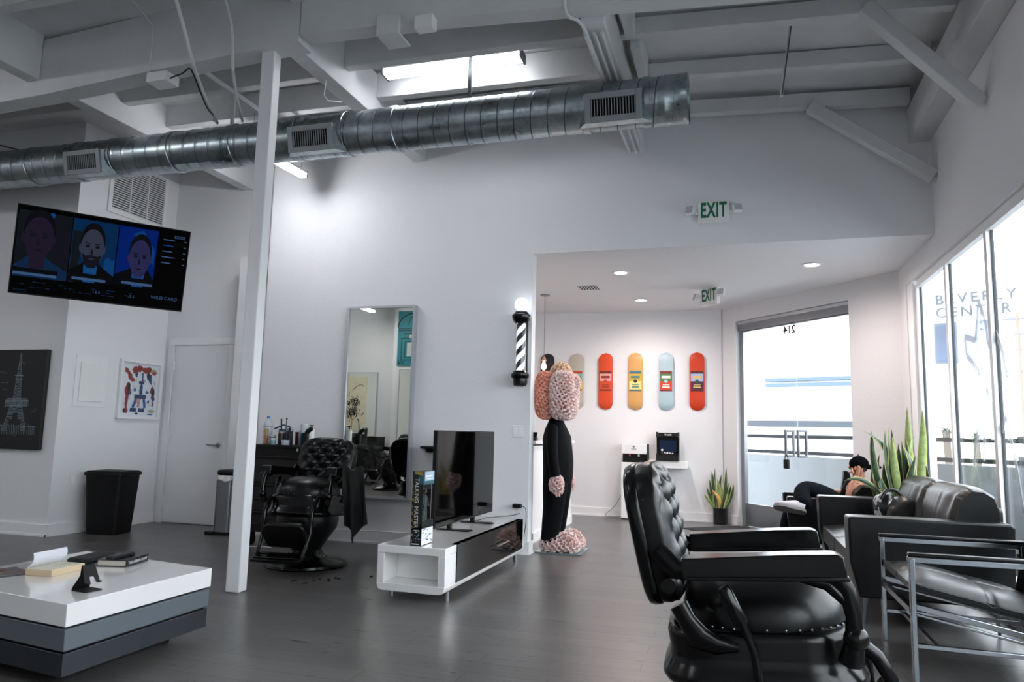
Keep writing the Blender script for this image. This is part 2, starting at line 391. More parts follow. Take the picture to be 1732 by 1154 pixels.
# ================================================================= ROOF
def zdeck(x): return 4.33 - (.065 * (x + 1.9) if x > -1.9 else (.03 * (-3.2 - x) if x < -3.2 else 0))
b = MB(); xs = [-15.2, -6, -3.2, -1.9, 1.9]
for x0, x1 in zip(xs, xs[1:]):
    za, zb = zdeck(x0) if x0 > -7 else 4.25, zdeck(x1)
    b.prism([(x0, za), (x1, zb), (x1, zb + .12), (x0, za + .12)], -2.5, 7.4, 'xz')
struct(b.obj('roof_deck', M_roof))
# main girder (three pieces meeting near the post)
def timber(name, label, p, q, w, h, cat='beam', group=None, up=(0, 0, 1)):
    b = MB(); b.beam(p, q, w, h, up); return tag(b.obj(name, M_roof, bev=.006), label, cat, group)
G = .42
b = MB()
def gird(pts, y0, y1, h):
    for (x0, z0), (x1, z1) in zip(pts, pts[1:]): b.prism([(x0, z0), (x1, z1), (x1, z1 + h), (x0, z0 + h)], y0, y1, 'xz')
gird([(-15.0, 3.86), (-6.4, 3.72), (-5.3, 3.755), (-4.3, 3.82), (-2.98, 3.885)], 4.335, 4.505, G + .06)
go = tag(b.obj('roof_girder', M_roof), 'deep white painted girder ending on top of the square post', 'beam')
b = MB(); gird([(-2.97, 3.93), (-1.9, 3.90), (-.7, 3.83), (1.45, 3.70)], 4.335, 4.475, .40)
tag(b.obj('roof_girder', M_roof), 'white painted girder running right from the post to the window side', 'beam')
b = MB(); b.box((-2.34, 4.30, 3.83), (-2.17, 4.333, 3.97)); b.box((-2.34, 4.30, 3.82), (-2.17, 4.50, 3.835)); tag(b.obj('beam_hanger', M_roof, bev=.003), 'white steel beam hanger under the right girder', 'bracket')
b = MB(); b.box((-4.28, 4.30, 3.715), (-4.10, 4.44, 3.79)); tag(b.obj('junction_box', M_white), 'white junction box under the left girder with a black cable', 'electrical box')
b = MB(); b.box((-2.03, 4.25, 3.80), (-1.90, 4.333, 3.89)); tag(b.obj('junction_box', M_white, bev=.003), 'white junction box under the girder above the lit ceiling lamp', 'electrical box')
# cross beams (depth direction)
timber('cross_beam', 'white cross beam far left running from the girder to the back wall', (-5.46, 4.51, 4.08), (-5.46, 7.13, 4.08), .14, .40)
timber('cross_beam', 'white cross beam from the top of the square post to the back wall', (-3.10, 4.51, 4.085), (-3.10, 6.754, 4.085), .14, .40)
timber('cross_beam', 'white cross beam with conduits between the lit lamp and the duct end', (-.86, 4.48, 3.985), (-.86, 6.754, 3.985), .16, .38)
timber('cross_beam', 'white cross beam on the near side of the girder at top left', (-5.46, -2, 4.08), (-5.46, 4.33, 4.08), .14, .40)
timber('cross_beam', 'shallow white cross beam on the near side of the girder above the post', (-2.99, -2, 4.26), (-2.99, 4.33, 4.26), .10, .16)
b = MB(); b.prism([(-2.0, 3.90), (6.754, 3.655), (6.754, 3.95), (-2.0, 4.2)], 1.45, 1.62, 'yz'); tag(b.obj('wall_beam', M_roof, bev=.005), 'white timber ledger beam along the top of the window wall', 'beam')
# joists
J = []
def joist(x0, x1, y, z0, z1, h, label, w=.09):
    p = Vector((x0, y, z0 + h / 2)); q = Vector((x1, y, z1 + h / 2)); timber('ceiling_joist', label, p, q, w, h, 'joist', None)
joist(-.78, 1.45, 6.63, 4.06, 3.955, .13, 'white ceiling joist right of the duct, nearest the back wall')
joist(-.78, 1.45, 5.93, 4.08, 3.985, .13, 'white ceiling joist right of the duct, second from the back wall')
joist(-.78, 1.45, 5.23, 4.09, 3.99, .13, 'white ceiling joist right of the duct, third from the back wall')
joist(-3.03, -.94, 5.10, 4.06, 4.04, .25, 'white ceiling joist just in front of the lit ceiling lamp')
joist(-3.03, -.94, 5.68, 4.06, 4.04, .25, 'white ceiling joist just behind the lit ceiling lamp')
joist(-3.03, -.94, 6.30, 4.06, 4.04, .25, 'white ceiling joist behind the duct left of the conduit beam')
joist(-5.39, -3.17, 5.20, 4.06, 4.06, .24, 'white ceiling joist left of the post, nearest the girder')
joist(-5.39, -3.17, 5.75, 4.06, 4.06, .24, 'white ceiling joist left of the post, just behind the duct')
joist(-5.39, -3.17, 6.35, 4.06, 4.06, .24, 'white ceiling joist left of the post, nearest the back wall')
joist(-8.5, -5.53, 5.2, 4.05, 4.05, .2, 'white ceiling joist at the far left edge behind the girder')
joist(-5.39, -3.04, 3.75, 4.10, 4.10, .22, 'white ceiling joist on the near side of the left girder')
joist(-5.39, -3.04, 3.1, 4.10, 4.10, .22, 'white ceiling joist at the top left corner of the view')
joist(-9.5, -5.53, 3.75, 4.05, 4.05, .2, 'white ceiling joist near side, left of the top left cross beam')
# blocking on the right-hand bay
b = MB(); b.box((-.74, 4.5, 4.05), (-.67, 5.18, 4.24)); b.box((-.72, 5.28, 4.02), (-.65, 5.88, 4.24)); b.box((-.70, 5.98, 4.0), (-.63, 6.58, 4.24)); tag(b.obj('ceiling_blocking', M_roof), 'narrow white blocking boards between joists right of the conduit beam', 'beam')
# diagonal braces
def brace(p, q, label):
    timber('diagonal_brace', label, p, q, .09, .10, 'brace')
brace((.66, 6.60, 4.0), (1.60, 6.60, 3.29), 'diagonal white timber brace above the exit sign meeting the window wall')
brace((.88, 5.20, 4.06), (1.585, 5.33, 3.345), 'diagonal white timber brace nearer the camera at top right')
# the square steel post
b = MB(); PC = Vector((-3.27, 4.435)); a = R(10)
b.box((-.052, -.05, 0), (.052, .05, 3.885)); po = b.obj('square_post', mat('white_post_paint', '#e6e6e8', .5), bev=.008)
po.location = (PC.x, PC.y, 0); po.rotation_euler = (0, 0, R(4)); tag(po, 'white square steel post standing from floor to girder', 'post')

# ---- spiral duct
YDu, ZDu, RDu = 5.3, 3.589, .1816
dt = thing('spiral_duct', 'round galvanised spiral duct hanging under the ceiling', 'duct', (-.293, YDu, ZDu))
b = MB()
NP = 59
def ductf(u, v):
    j = int(round(v * (NP * 14))); x = -.02 - .133 * (NP - j / 14.0) - .133 * u; t = 2 * PI * u
    r = RDu - .002 + (.004 if j % 14 == 0 else 0)
    return (x, r * math.cos(t), r * math.sin(t))
for q in range(3): b.grid(lambda u, v, q=q: ductf((q + u) / 3.0, v), 14, NP * 14 + 1)
dm = .133
for f in b.bm.faces:
    c = f.calc_center_median(); u_ = (math.atan2(c.z, c.y) / (2 * PI)) % 1.0; ph = ((c.x + .02 + .133 * u_) / .133) % 1.0
    if .91 < ph: f.material_index = 1
b.obj('duct_tube', [M_galv, mat('duct_seam_dark_grey', '#5c676b', .45, .9)], dt, smooth=80)  # darker metal band along each spiral seam
b = MB()
b.lathe([(RDu - .004, -.17), (RDu + .004, -.17), (RDu + .004, -.155), (RDu + .001, -.15), (RDu + .001, -.02), (RDu + .006, -.012), (RDu + .006, 0), (RDu - .006, 0), (RDu - .006, -.1)], axis='x', n=48, cap=False)
b.lathe([(RDu - .006, -.02), (.001, -.02)], axis='x', n=48, cap=False)
b.obj('end_cap', M_galv, dt)
for x in (-2.35, -3.9, -4.55, -6.2):
    b = MB(); b.lathe([(RDu, x - .03), (RDu + .007, x - .025), (RDu + .007, x + .025), (RDu, x + .03)], axis='x', n=40, cap=False); b.obj('coupling_ring', M_galv, dt)
M_gr = mat('grey_grille_paint', '#8b9094', .4, .3)
def register(xc, label):
    tilt = Matrix.Translation((xc + .293, 0, -.05)) @ Matrix.Rotation(R(12), 4, 'X')
    def mk(): q = MB(); q.T = tilt; return q
    w, h = .20, .098
    b = mk()   # saddle + collar
    F = [(-w, -.205, -h), (w, -.205, -h), (w, -.205, h), (-w, -.205, h)]; K = [(-w - .07, -.11, -h - .02), (w + .07, -.11, -h - .02), (w + .07, -.11, h + .02), (-w - .07, -.11, h + .02)]
    for i in range(4): b.poly([F[i], F[(i + 1) % 4], K[(i + 1) % 4], K[i]])
    g = b.obj('air_register', M_galv, dt, smooth=10)
    b = mk(); b.frame(-w - .01, w + .01, -h - .01, h + .01, .045, -.222, -.20); b.obj('grille_frame', M_gr, g, bev=.003)
    b = mk(); b.box((-w + .03, -.19, -h + .03), (w - .03, -.18, h - .03)); b.obj('grille_back', M_dark, g)
    b = mk()
    for k in range(16):
        x = -w + .042 + (2 * w - .084) * k / 15; b.box((x - .002, -.212, -h + .034), (x + .002, -.205, h - .034))
    b.obj('louvre', mat('pale_grille_blade', '#a9adb0', .4), g)
    for x in (-w - .03, w + .03):
        b = MB(); b.T = Matrix.Translation((xc + .293, 0, 0)); b.lathe([(RDu + .002, x - .03), (RDu + .006, x - .028), (RDu + .006, x + .028), (RDu + .002, x + .03)], axis='x', n=40, cap=False)
        b.obj('saddle_band', M_galv, dt)
    return g
register(-.82, 'air register on the duct nearest the open duct end')
register(-3.33, 'middle air register on the duct just right of the white post')
register(-5.72, 'air register on the duct above the tilted screen')
# hangers, conduits
def tube_thing(name, label, cat, pts, r, m, smooth=2, kind=None):
    b = MB(); b.tube(pts, r, 10, smooth); return tag(b.obj(name, m), label, cat, None, kind)
b = MB(); b.box((-2.03, 5.29, 3.775), (-2.0, 5.31, 4.32)); tag(b.obj('duct_hanger_strap', M_galv), 'flat steel hanger strap in front of the lit lamp holding the duct', 'strap')
b = MB(); b.box((-4.29, 5.29, 3.775), (-4.26, 5.31, 4.3)); tag(b.obj('duct_hanger_strap', M_roof), 'white painted hanger strap left of the post holding the duct', 'strap')
M_pipe = mat('white_conduit_paint', '#d6d7d9', .5)
tube_thing('conduit', 'thick white conduit slanting down past the left girder to the duct', 'conduit', [(-3.755, 3.85, 4.30), (-3.80, 4.1, 4.02), (-3.845, 4.28, 3.80), (-3.99, 4.6, 3.70), (-4.31, 5.15, 3.75)], .014, M_pipe, 1)
tube_thing('conduit', 'bent white conduit crossing the girder just left of the post', 'conduit', [(-3.25, 3.7, 4.2), (-3.52, 4.27, 4.09), (-3.51, 4.29, 3.95), (-3.48, 4.29, 3.62), (-4.05, 5.15, 3.74)], .011, M_pipe, 1)
tube_thing('cable', 'black cable tied along the thick white conduit', 'cable', [(-4.12, 4.36, 3.75), (-4.03, 4.31, 3.735), (-3.93, 4.29, 3.735), (-3.86, 4.27, 3.77), (-3.88, 4.34, 3.75), (-3.99, 4.58, 3.685), (-4.12, 4.8, 3.695), (-4.2, 4.98, 3.73), (-4.33, 5.13, 3.76)], .006, M_blackp)
tube_thing('conduit', 'thin white conduit stub left of the post running toward the back wall', 'conduit', [(-4.03, 4.62, 3.93), (-4.04, 5.9, 3.93)], .018, M_pipe, 0)
for k, (dx, dz) in enumerate(((-.06, 0), (.0, -.0), (.05, 0))):
    tube_thing('conduit', ['leftmost', 'middle', 'rightmost'][k] + ' of three white conduits under the cross beam near the duct end', 'conduit', [(-.86 + dx, 4.55, 3.765), (-.86 + dx, 6.72, 3.765)], .014 if k == 0 else .011, M_pipe, 0)
tube_thing('conduit', 'thin white pipe bending down from the girder to the conduit beam', 'conduit', [(-1.0, 4.30, 4.3), (-1.01, 4.30, 3.83), (-1.0, 4.36, 3.79), (-.93, 4.42, 3.79), (-.91, 4.6, 3.77), (-.91, 5.4, 3.77)], .012, M_pipe, 1)
tube_thing('cable', 'thin white cable looping down the face of the left girder', 'cable', [(-3.9, 3.3, 4.1), (-4.24, 4.27, 4.18), (-4.28, 4.325, 4.10), (-4.28, 4.325, 3.80)], .005, M_pipe, 1)
tube_thing('cable', 'black cable drooping above the duct at the left edge', 'cable', [(-7.6, 4.9, 3.98), (-7.1, 5.1, 3.85), (-6.75, 5.28, 3.78)], .006, M_blackp)
tube_thing('hanger_rod', 'thin white rod bending under the cross beam behind the post', 'rod', [(-3.09, 4.9, 3.88), (-3.12, 4.92, 3.72), (-3.06, 5.1, 3.78)], .006, M_pipe, 1)
b = MB(); b.beam((.348, 5.31, 3.535), (.434, 5.31, 4.18), .022, .024, up=(0, 1, 0)); b.mi = 1; b.beam((.352, 5.296, 3.545), (.428, 5.296, 4.09), .010, .004, up=(0, 1, 0)); tag(b.obj('hanging_strut', [M_pipe, mat('strut_slot', '#565b60', .6)]), 'slotted white metal strut hanging from the joists at top right', 'strut')

# ---- LED strip lamps
def led(x0, y0, x1, y1, z, label, w=.13, wire=None, es=30.):
    o = thing('strip_lamp', label, 'ceiling lamp', ((x0 + x1) / 2, (y0 + y1) / 2, z))
    d = Vector((x1 - x0, y1 - y0, 0)); L = d.length; rz = math.atan2(d.y, d.x); o.rotation_euler = (0, 0, rz)
    b = MB(); b.box((-L / 2, -w / 2, .0), (L / 2, w / 2, .03)); b.obj('housing', M_white, o, bev=.004)
    b = MB(); b.prism([(-w / 2 + .004, 0), (-w / 2 + .012, -.028), (-w / 4, -.045), (w / 4, -.045), (w / 2 - .012, -.028), (w / 2 - .004, 0)], -L / 2 + .01, L / 2 - .01, 'yz'); b.obj('diffuser', mat('led_diffuser_%d' % es, '#ffffff', .5, emit='#fafbff', es=es), o)
    b = MB(); b.box((-L / 2 - .006, -w / 2, -.045), (-L / 2 + .01, w / 2, .03)); b.box((L / 2 - .01, -w / 2, -.045), (L / 2 + .006, w / 2, .03)); b.obj('end_cap', mat('lamp_end_cap', '#55585c', .5), o)
    if wire:
        b = MB()
        for xx in (-L / 2 + .05, L / 2 - .05): b.cyl((xx, 0, .03), (xx, 0, wire), .003, n=6)
        b.obj('hanging_wire', M_steel, o)
    return o
led(-2.82, 5.385, -1.6, 5.385, 4.145, 'lit strip lamp mounted on the ceiling joist above the duct', .15, None, 10.)
led(-4.285, 5.56, -4.235, 6.40, 3.72, 'lit strip lamp hanging near the back wall right of the post', .09, .33, 38.)
led(-13.0, 3.2, -11.8, 3.2, 3.9, 'unseen strip lamp added to light the far left end of the shop', .12, .3)  # added out of view to brighten the room reflected in the mirror
led(-7.7, -1.24, -7.7, -.04, 3.74, 'lit strip lamp above the rear barber stations, seen in the mirror', .12, .3)
led(-2.9, .2, -2.9, 1.4, 3.9, 'unseen strip lamp added overhead near the camera as fill light', .12, .3, 20.)  # added fill lamp, out of view above the camera end
led(-6.9, 2.0, -6.9, 3.2, 3.9, 'unseen strip lamp added to light the left part of the shop', .12, .3)  # unseen lamp, put in to light this side of the room
led(-11.5, 2.6, -10.3, 2.6, 3.9, 'unseen strip lamp added to light the far left of the shop', .12, .3)  # extra lamp out of view, raises the brightness of the mirrored room

# ================================================================= LEFT WALL THINGS
# return grille
g = thing('return_air_grille', 'large white louvred return air grille high on the left wall', 'vent', (XP, 6.53, 3.72))
b = MB(); 
for (y0, y1, z0, z1) in ((-.37, .37, -.33, -.28), (-.37, .37, .28, .33), (-.42, -.37, -.33, .33), (.37, .42, -.33, .33)): b.box((0, y0, z0), (.022, y1, z1))
b.obj('grille_frame', M_white, g, bev=.003)
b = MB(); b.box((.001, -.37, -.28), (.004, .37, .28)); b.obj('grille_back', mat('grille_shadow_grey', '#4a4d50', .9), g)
b = MB(); rt = Matrix.Rotation(R(35), 3, 'Y')
for k in range(22): 
    z = -.265 + .54 * k / 21; b.box((.0035, -.37, z - .011), (.014, .37, z - .001), rot=None)
for y in (-.125, .125): b.box((.004, y - .006, -.28), (.02, y + .006, .28))
b.obj('louvre', M_white, g)
# electrical panel
g = thing('electrical_panel', 'flat white electrical panel door left of the tower print', 'electrical panel', (XP, 6.11, 1.55))
b = MB(); b.box((0, -.2, -.27), (.008, .2, .26)); b.obj('cover_plate', M_white, g, bev=.003)
b = MB(); b.box((.008, -.145, -.215), (.022, .155, .19)); b.obj('panel_door', M_white, g, bev=.004)
b = MB(); b.box((.022, .09, -.03), (.028, .135, .0)); b.cyl((.028, .122, -.015), (.03, .122, -.015), .006); b.obj('latch', M_trim, g)
# tall pictures
def stroke(b, pts, w, x):     # polyline ribbons on a plane perpendicular to X
    for a, c in zip(pts, pts[1:]):
        a3, c3 = Vector((x, a[0], a[1])), Vector((x, c[0], c[1])); d = c3 - a3
        if d.length < 1e-5: continue
        n = Vector((0, -d.z, d.y)).normalized() * w / 2
        b.poly([a3 - n, c3 - n, c3 + n, a3 + n])
g = thing('framed_print', 'white framed red and blue splattered tower print on the left wall', 'picture', (XP, 6.77, 1.495))
b = MB()
for (y0, y1, z0, z1) in ((-.275, .275, -.33, -.30), (-.275, .275, .30, .33), (-.305, -.275, -.33, .33), (.275, .305, -.33, .33)): b.box((0, y0, z0), (.04, y1, z1))
b.obj('frame', M_white, g, bev=.003)
b = MB(); b.box((.004, -.28, -.305), (.014, .28, .305)); b.obj('backing_paper', mat('print_paper', '#ececee', .7), g)
b = MB(); rnd = random.Random(5)
cols = [mat('print_red', '#9c2a1e', .7), mat('print_blue', '#2c5f97', .7), mat('print_black', '#1c1b20', .7), mat('print_tan', '#c4a182', .7), mat('print_pink', '#e0a6a0', .7), mat('print_navy', '#1c3f6e', .7)]
xcount = [0]
def blob(cy, cz, ry, rz_, mi, rough=.25, n=18, a0=0):
    b.mi = mi; x = .0145 + xcount[0] * .00006; xcount[0] += 1
    pts = []
    for k in range(n):
        t = 2 * PI * k / n; rr = 1 + rnd.uniform(-rough, rough); u, v = ry * rr * math.cos(t), rz_ * rr * math.sin(t)
        pts.append((x, cy + u * math.cos(a0) - v * math.sin(a0), cz + u * math.sin(a0) + v * math.cos(a0)))
    b.poly(pts)
blob(-.03, .235, .06, .035, 0); blob(-.08, .225, .05, .04, 0); blob(.08, .225, .07, .035, 0, a0=-.2); blob(.13, .24, .03, .03, 0); blob(-.15, .15, .055, .03, 0, a0=-1.0); blob(-.2, .21, .03, .03, 0); blob(-.11, .11, .035, .022, 0)
blob(-.17, .0, .035, .085, 0); blob(-.155, .02, .02, .05, 2); blob(-.17, -.06, .025, .03, 2); blob(-.175, -.13, .022, .09, 0); blob(-.175, -.235, .028, .035, 0); blob(-.2, -.235, .018, .028, 2)
blob(.2, .215, .05, .032, 3, .1); blob(.2, .2, .03, .02, 0); blob(.185, .0, .025, .05, 0); blob(.205, -.02, .022, .06, 2); blob(.215, -.09, .02, .035, 5); blob(.215, -.15, .01, .03, 0); blob(.19, -.075, .012, .03, 0); blob(.22, .09, .012, .025, 4)
blob(.14, .14, .03, .045, 5); blob(.16, .1, .02, .03, 1); blob(.11, .165, .02, .04, 2); blob(-.06, .17, .02, .03, 5); blob(-.07, .0, .022, .018, 1); blob(.11, -.02, .028, .016, 1); blob(-.13, -.04, .015, .02, 5); blob(.14, -.13, .02, .022, 1)
blob(.2, -.235, .055, .018, 3, .08); blob(.18, -.27, .05, .01, 1); blob(-.02, -.265, .022, .012, 2); blob(-.04, -.1, .02, .05, 4, .4); blob(.05, .1, .012, .04, 4); blob(0, -.13, .03, .06, 4, .3)
for mi, pts, w in ((1, [(.03, .2), (.03, .1)], .02), (1, [(.022, .1), (.022, .02)], .028), (5, [(-.02, .085), (.06, .085)], .03), (1, [(.02, .05), (.02, -.05)], .045), (5, [(-.07, -.075), (.1, -.075)], .045), (1, [(-.045, -.1), (-.06, -.15), (-.085, -.2)], .035), (1, [(.07, -.1), (.085, -.15), (.09, -.2)], .035), (5, [(-.12, -.225), (-.03, -.225)], .045), (5, [(0, -.225), (.09, -.225)], .045)):
    b.mi = mi; stroke(b, pts, w, .0185)
b.mi = 2
for k in range(46):
    y, z = rnd.uniform(-.22, .22), rnd.uniform(-.26, .24); stroke(b, [(y, z), (y + rnd.uniform(-.04, .04), z + rnd.uniform(-.05, .05))], .003, .0192)
for k in range(30):
    z = rnd.uniform(-.22, .18); hw = .01 + max(0, (.0 - z)) * .35; y = .015 + rnd.uniform(-hw, hw); stroke(b, [(y, z), (y + rnd.uniform(-.02, .02), z + rnd.uniform(.01, .03))], .003, .0195)
b.obj('painted_marks', cols, g)
b = MB(); b.box((.0235, -.276, -.301), (.025, .276, .301)); b.obj('glass_sheet', M_glass, g)
# chalk tower canvas on picture wall
cb = thing('chalk_canvas', 'black canvas with a chalk tower drawing at the left edge', 'picture', (-7.13, YC, 1.34))
b = MB(); b.box((-.55, -.045, -.505), (.512, -.001, .50)); b.obj('canvas', mat('black_canvas', '#0f1112', .65, bump=.3, bscale=30), cb, bev=.008)
b = MB(); rnd = random.Random(3); cx = .17
def st2(pts, w): 
    for a, c in zip(pts, pts[1:]):
        a3, c3 = Vector((a[0], -.0465, a[1])), Vector((c[0], -.0465, c[1])); d = c3 - a3
        if d.length < 1e-5: continue
        n = Vector((-d.z, 0, d.x)).normalized() * w / 2; b.poly([a3 - n, c3 - n, c3 + n, a3 + n])
def hw(z): return .012 + .02 * max(0, .25 - z) + (.0 if z > -.05 else (-.05 - z) * .34 + .035)
zs = [.46 - .012 * k for k in range(66)]
for z in zs:
    w_ = .006 + (.46 - z) * .09 if z > .22 else (.03 + (.22 - z) * .08 if z > -.02 else .06 + (-.02 - z) * .32)
    for s in (-1, 1):
        inner = 0 if z > -.14 else max(0, w_ * .62 * (1 if z < -.2 else .5))
        x0, x1 = cx + s * inner, cx + s * w_; st2([(x0, z + rnd.uniform(-.006, .006)), (x1, z + rnd.uniform(-.006, .006))], .0035)
    for s in (-1, 1): st2([(cx + s * w_, z), (cx + s * (w_ + .002), z - .014)], .004)
for z, w_ in ((.24, .05), (.235, .055), (.2, .052), (-.0, .13), (-.02, .15), (-.045, .145), (-.075, .15), (-.03, .15)): st2([(cx - w_, z), (cx + w_, z + rnd.uniform(-.006, .006))], .005)
for k in range(40): x = cx - .15 + .3 * k / 39; st2([(x, -.005), (x + rnd.uniform(-.01, .01), -.07)], .003)
for k in range(26): x = cx - .3 + .56 * k / 25; st2([(x, -.27 + rnd.uniform(-.01, .02)), (x + .01, -.36)], .004); st2([(x, -.27), (x + .02, -.275)], .004)
for k in range(26): x, z = rnd.uniform(-.45, .42), rnd.uniform(-.45, .4); st2([(x, z), (x + rnd.uniform(.02, .07), z + rnd.uniform(-.01, .01))], .0022)
b.obj('chalk_lines', mat('chalk_blue_white', '#8a99a3', .9), cb)

# outlet low beside bin
g = thing('wall_outlet', 'white wall outlet half hidden behind the black bin', 'outlet', (XP, 6.0, .55))
b = MB(); b.box((0, -.035, -.06), (.006, .035, .06)); b.obj('cover_plate', M_white, g, bev=.002); b = MB(); b.box((.006, -.017, -.035), (.009, .017, .035)); b.obj('socket', M_trim, g)
# black bin
g = thing('waste_bin', 'tall black rectangular plastic waste bin by the left wall', 'bin', (-6.16, 6.22, 0), R(8))
b = MB()
def tap(w0, d0, w1, d1, z0, z1, r0=.03):
    A = rrect(w0, d0, r0); B = rrect(w1, d1, r0); n = len(A)
    va = [b.bm.verts.new((x, y, z0)) for x, y in A]; vb = [b.bm.verts.new((x, y, z1)) for x, y in B]
    for i in range(n): b.bm.faces.new([va[i], va[(i + 1) % n], vb[(i + 1) % n], vb[i]])
    b.bm.faces.new(va[::-1]); b.bm.faces.new(vb)
tap(.33, .27, .40, .33, 0, .60); b.obj('bin_body', M_blackp, g, bev=.004)
b = MB(); b.prism(rrect(.43, .36, .04), .585, .62); b.prism(rrect(.40, .33, .04), .62, .632); b.obj('bin_rim', M_blackp, g, bev=.005)
# steel bin with bag
g = thing('pedal_bin', 'slim steel pedal bin with black lid and white liner beside the door', 'bin', (-5.10, 6.70, 0))
b = MB(); b.prism(rrect(.2, .24, .05), .03, .58); b.obj('bin_body', M_steel, g)
b = MB(); b.prism(rrect(.215, .255, .05), 0, .03); b.box((-.16, -.15, 0), (-.06, -.06, .03)); b.obj('bin_base', M_blackp, g, bev=.006)
b = MB(); b.prism(rrect(.205, .245, .06), .60, .66); b.obj('bin_lid', M_blackp, g, bev=.025, seg=4)
b = MB(); rnd = random.Random(2)
b.grid(lambda u, v: ((.112 + .018 * v + .008 * math.sin(u * 60)) * (1 if True else 1) * math.cos(2 * PI * u) * .98, (.13 + .02 * v + .008 * math.sin(u * 47)) * math.sin(2 * PI * u), .605 - v * (.05 + .06 * (1 if .4 < u < .62 else 0) + .01 * math.sin(u * 33))), 60, 5, close_u=True)
b.obj('bin_liner', mat('white_plastic_film', '#d5d9dc', .35), g)

# ---- tilted wall screen
V = [Vector(p) for p in ((-6.095, 4.814, 3.048), (-5.16, 5.909, 3.027), (-5.275, 5.998, 2.234), (-6.21, 4.903, 2.254))]
# pulled slightly nearer so that it clears the wall corner
cpos = Vector((0, 0, 1.12)); sc_ = .93
V = [cpos + (p - cpos) * sc_ for p in V]
ex = (V[1] - V[0] + V[2] - V[3]).normalized(); ez = (V[0] - V[3] + V[1] - V[2]); ez = (ez - ex * ez.dot(ex)).normalized(); ey = ez.cross(ex)
ctr = sum(V, Vector()) / 4; wS = ((V[1] - V[0]).length + (V[2] - V[3]).length) / 2; hS = ((V[0] - V[3]).length + (V[1] - V[2]).length) / 2
tv = thing('wall_television', 'large tilted television high on the left showing three talking heads', 'television')
TT = Matrix((ex, ey, ez)).transposed().to_4x4(); TT.translation = ctr; tv.matrix_basis = TT
b = MB(); b.box((-wS / 2, 0, -hS / 2), (wS / 2, .035, hS / 2)); b.box((-wS / 3, .035, -hS / 3), (wS / 3, .06, hS / 4)); b.obj('television_body', M_blackp, tv, bev=.004)
b = MB(); b.box((-wS / 2 + .008, -.003, -hS / 2 + .012), (wS / 2 - .008, 0, hS / 2 - .008)); scr = b.obj('screen', mat('screen_black', '#020203', .5, spec=.03), tv)
def em(n, c, s=.36): return mat(n, '#010101', .5, emit=c, es=s, spec=.03)
SM = [em('screen_dark_studio', '#12171d'), em('screen_sky_blue', '#06294f'), em('screen_royal_blue', '#021f6a'), em('screen_face_dim', '#20192b'), em('screen_face_mid', '#34394a'), em('screen_face_blue', '#2a2a52'),
      em('screen_suit_blue', '#0f2748'), em('screen_suit_black', '#07080c'), em('screen_hair', '#0c0d12'), em('screen_shirt', '#124a86'), em('screen_caption', '#3c5a80'), em('screen_feature', '#14141f'), em('screen_pale_blue', '#0b3f78')]
yc = [-.0035]
def Lp(b, mi, pts):
    b.mi = mi; yc[0] -= .00004; b.poly([(-wS / 2 + u * wS, yc[0], hS / 2 - v * hS) for u, v in pts])
def Le(b, mi, cu, cv, ru, rv, n=24, a0=0, a1=360): Lp(b, mi, [(cu + ru * math.cos(R(a0 + (a1 - a0) * k / n)), cv + rv * math.sin(R(a0 + (a1 - a0) * k / n))) for k in range(n)])
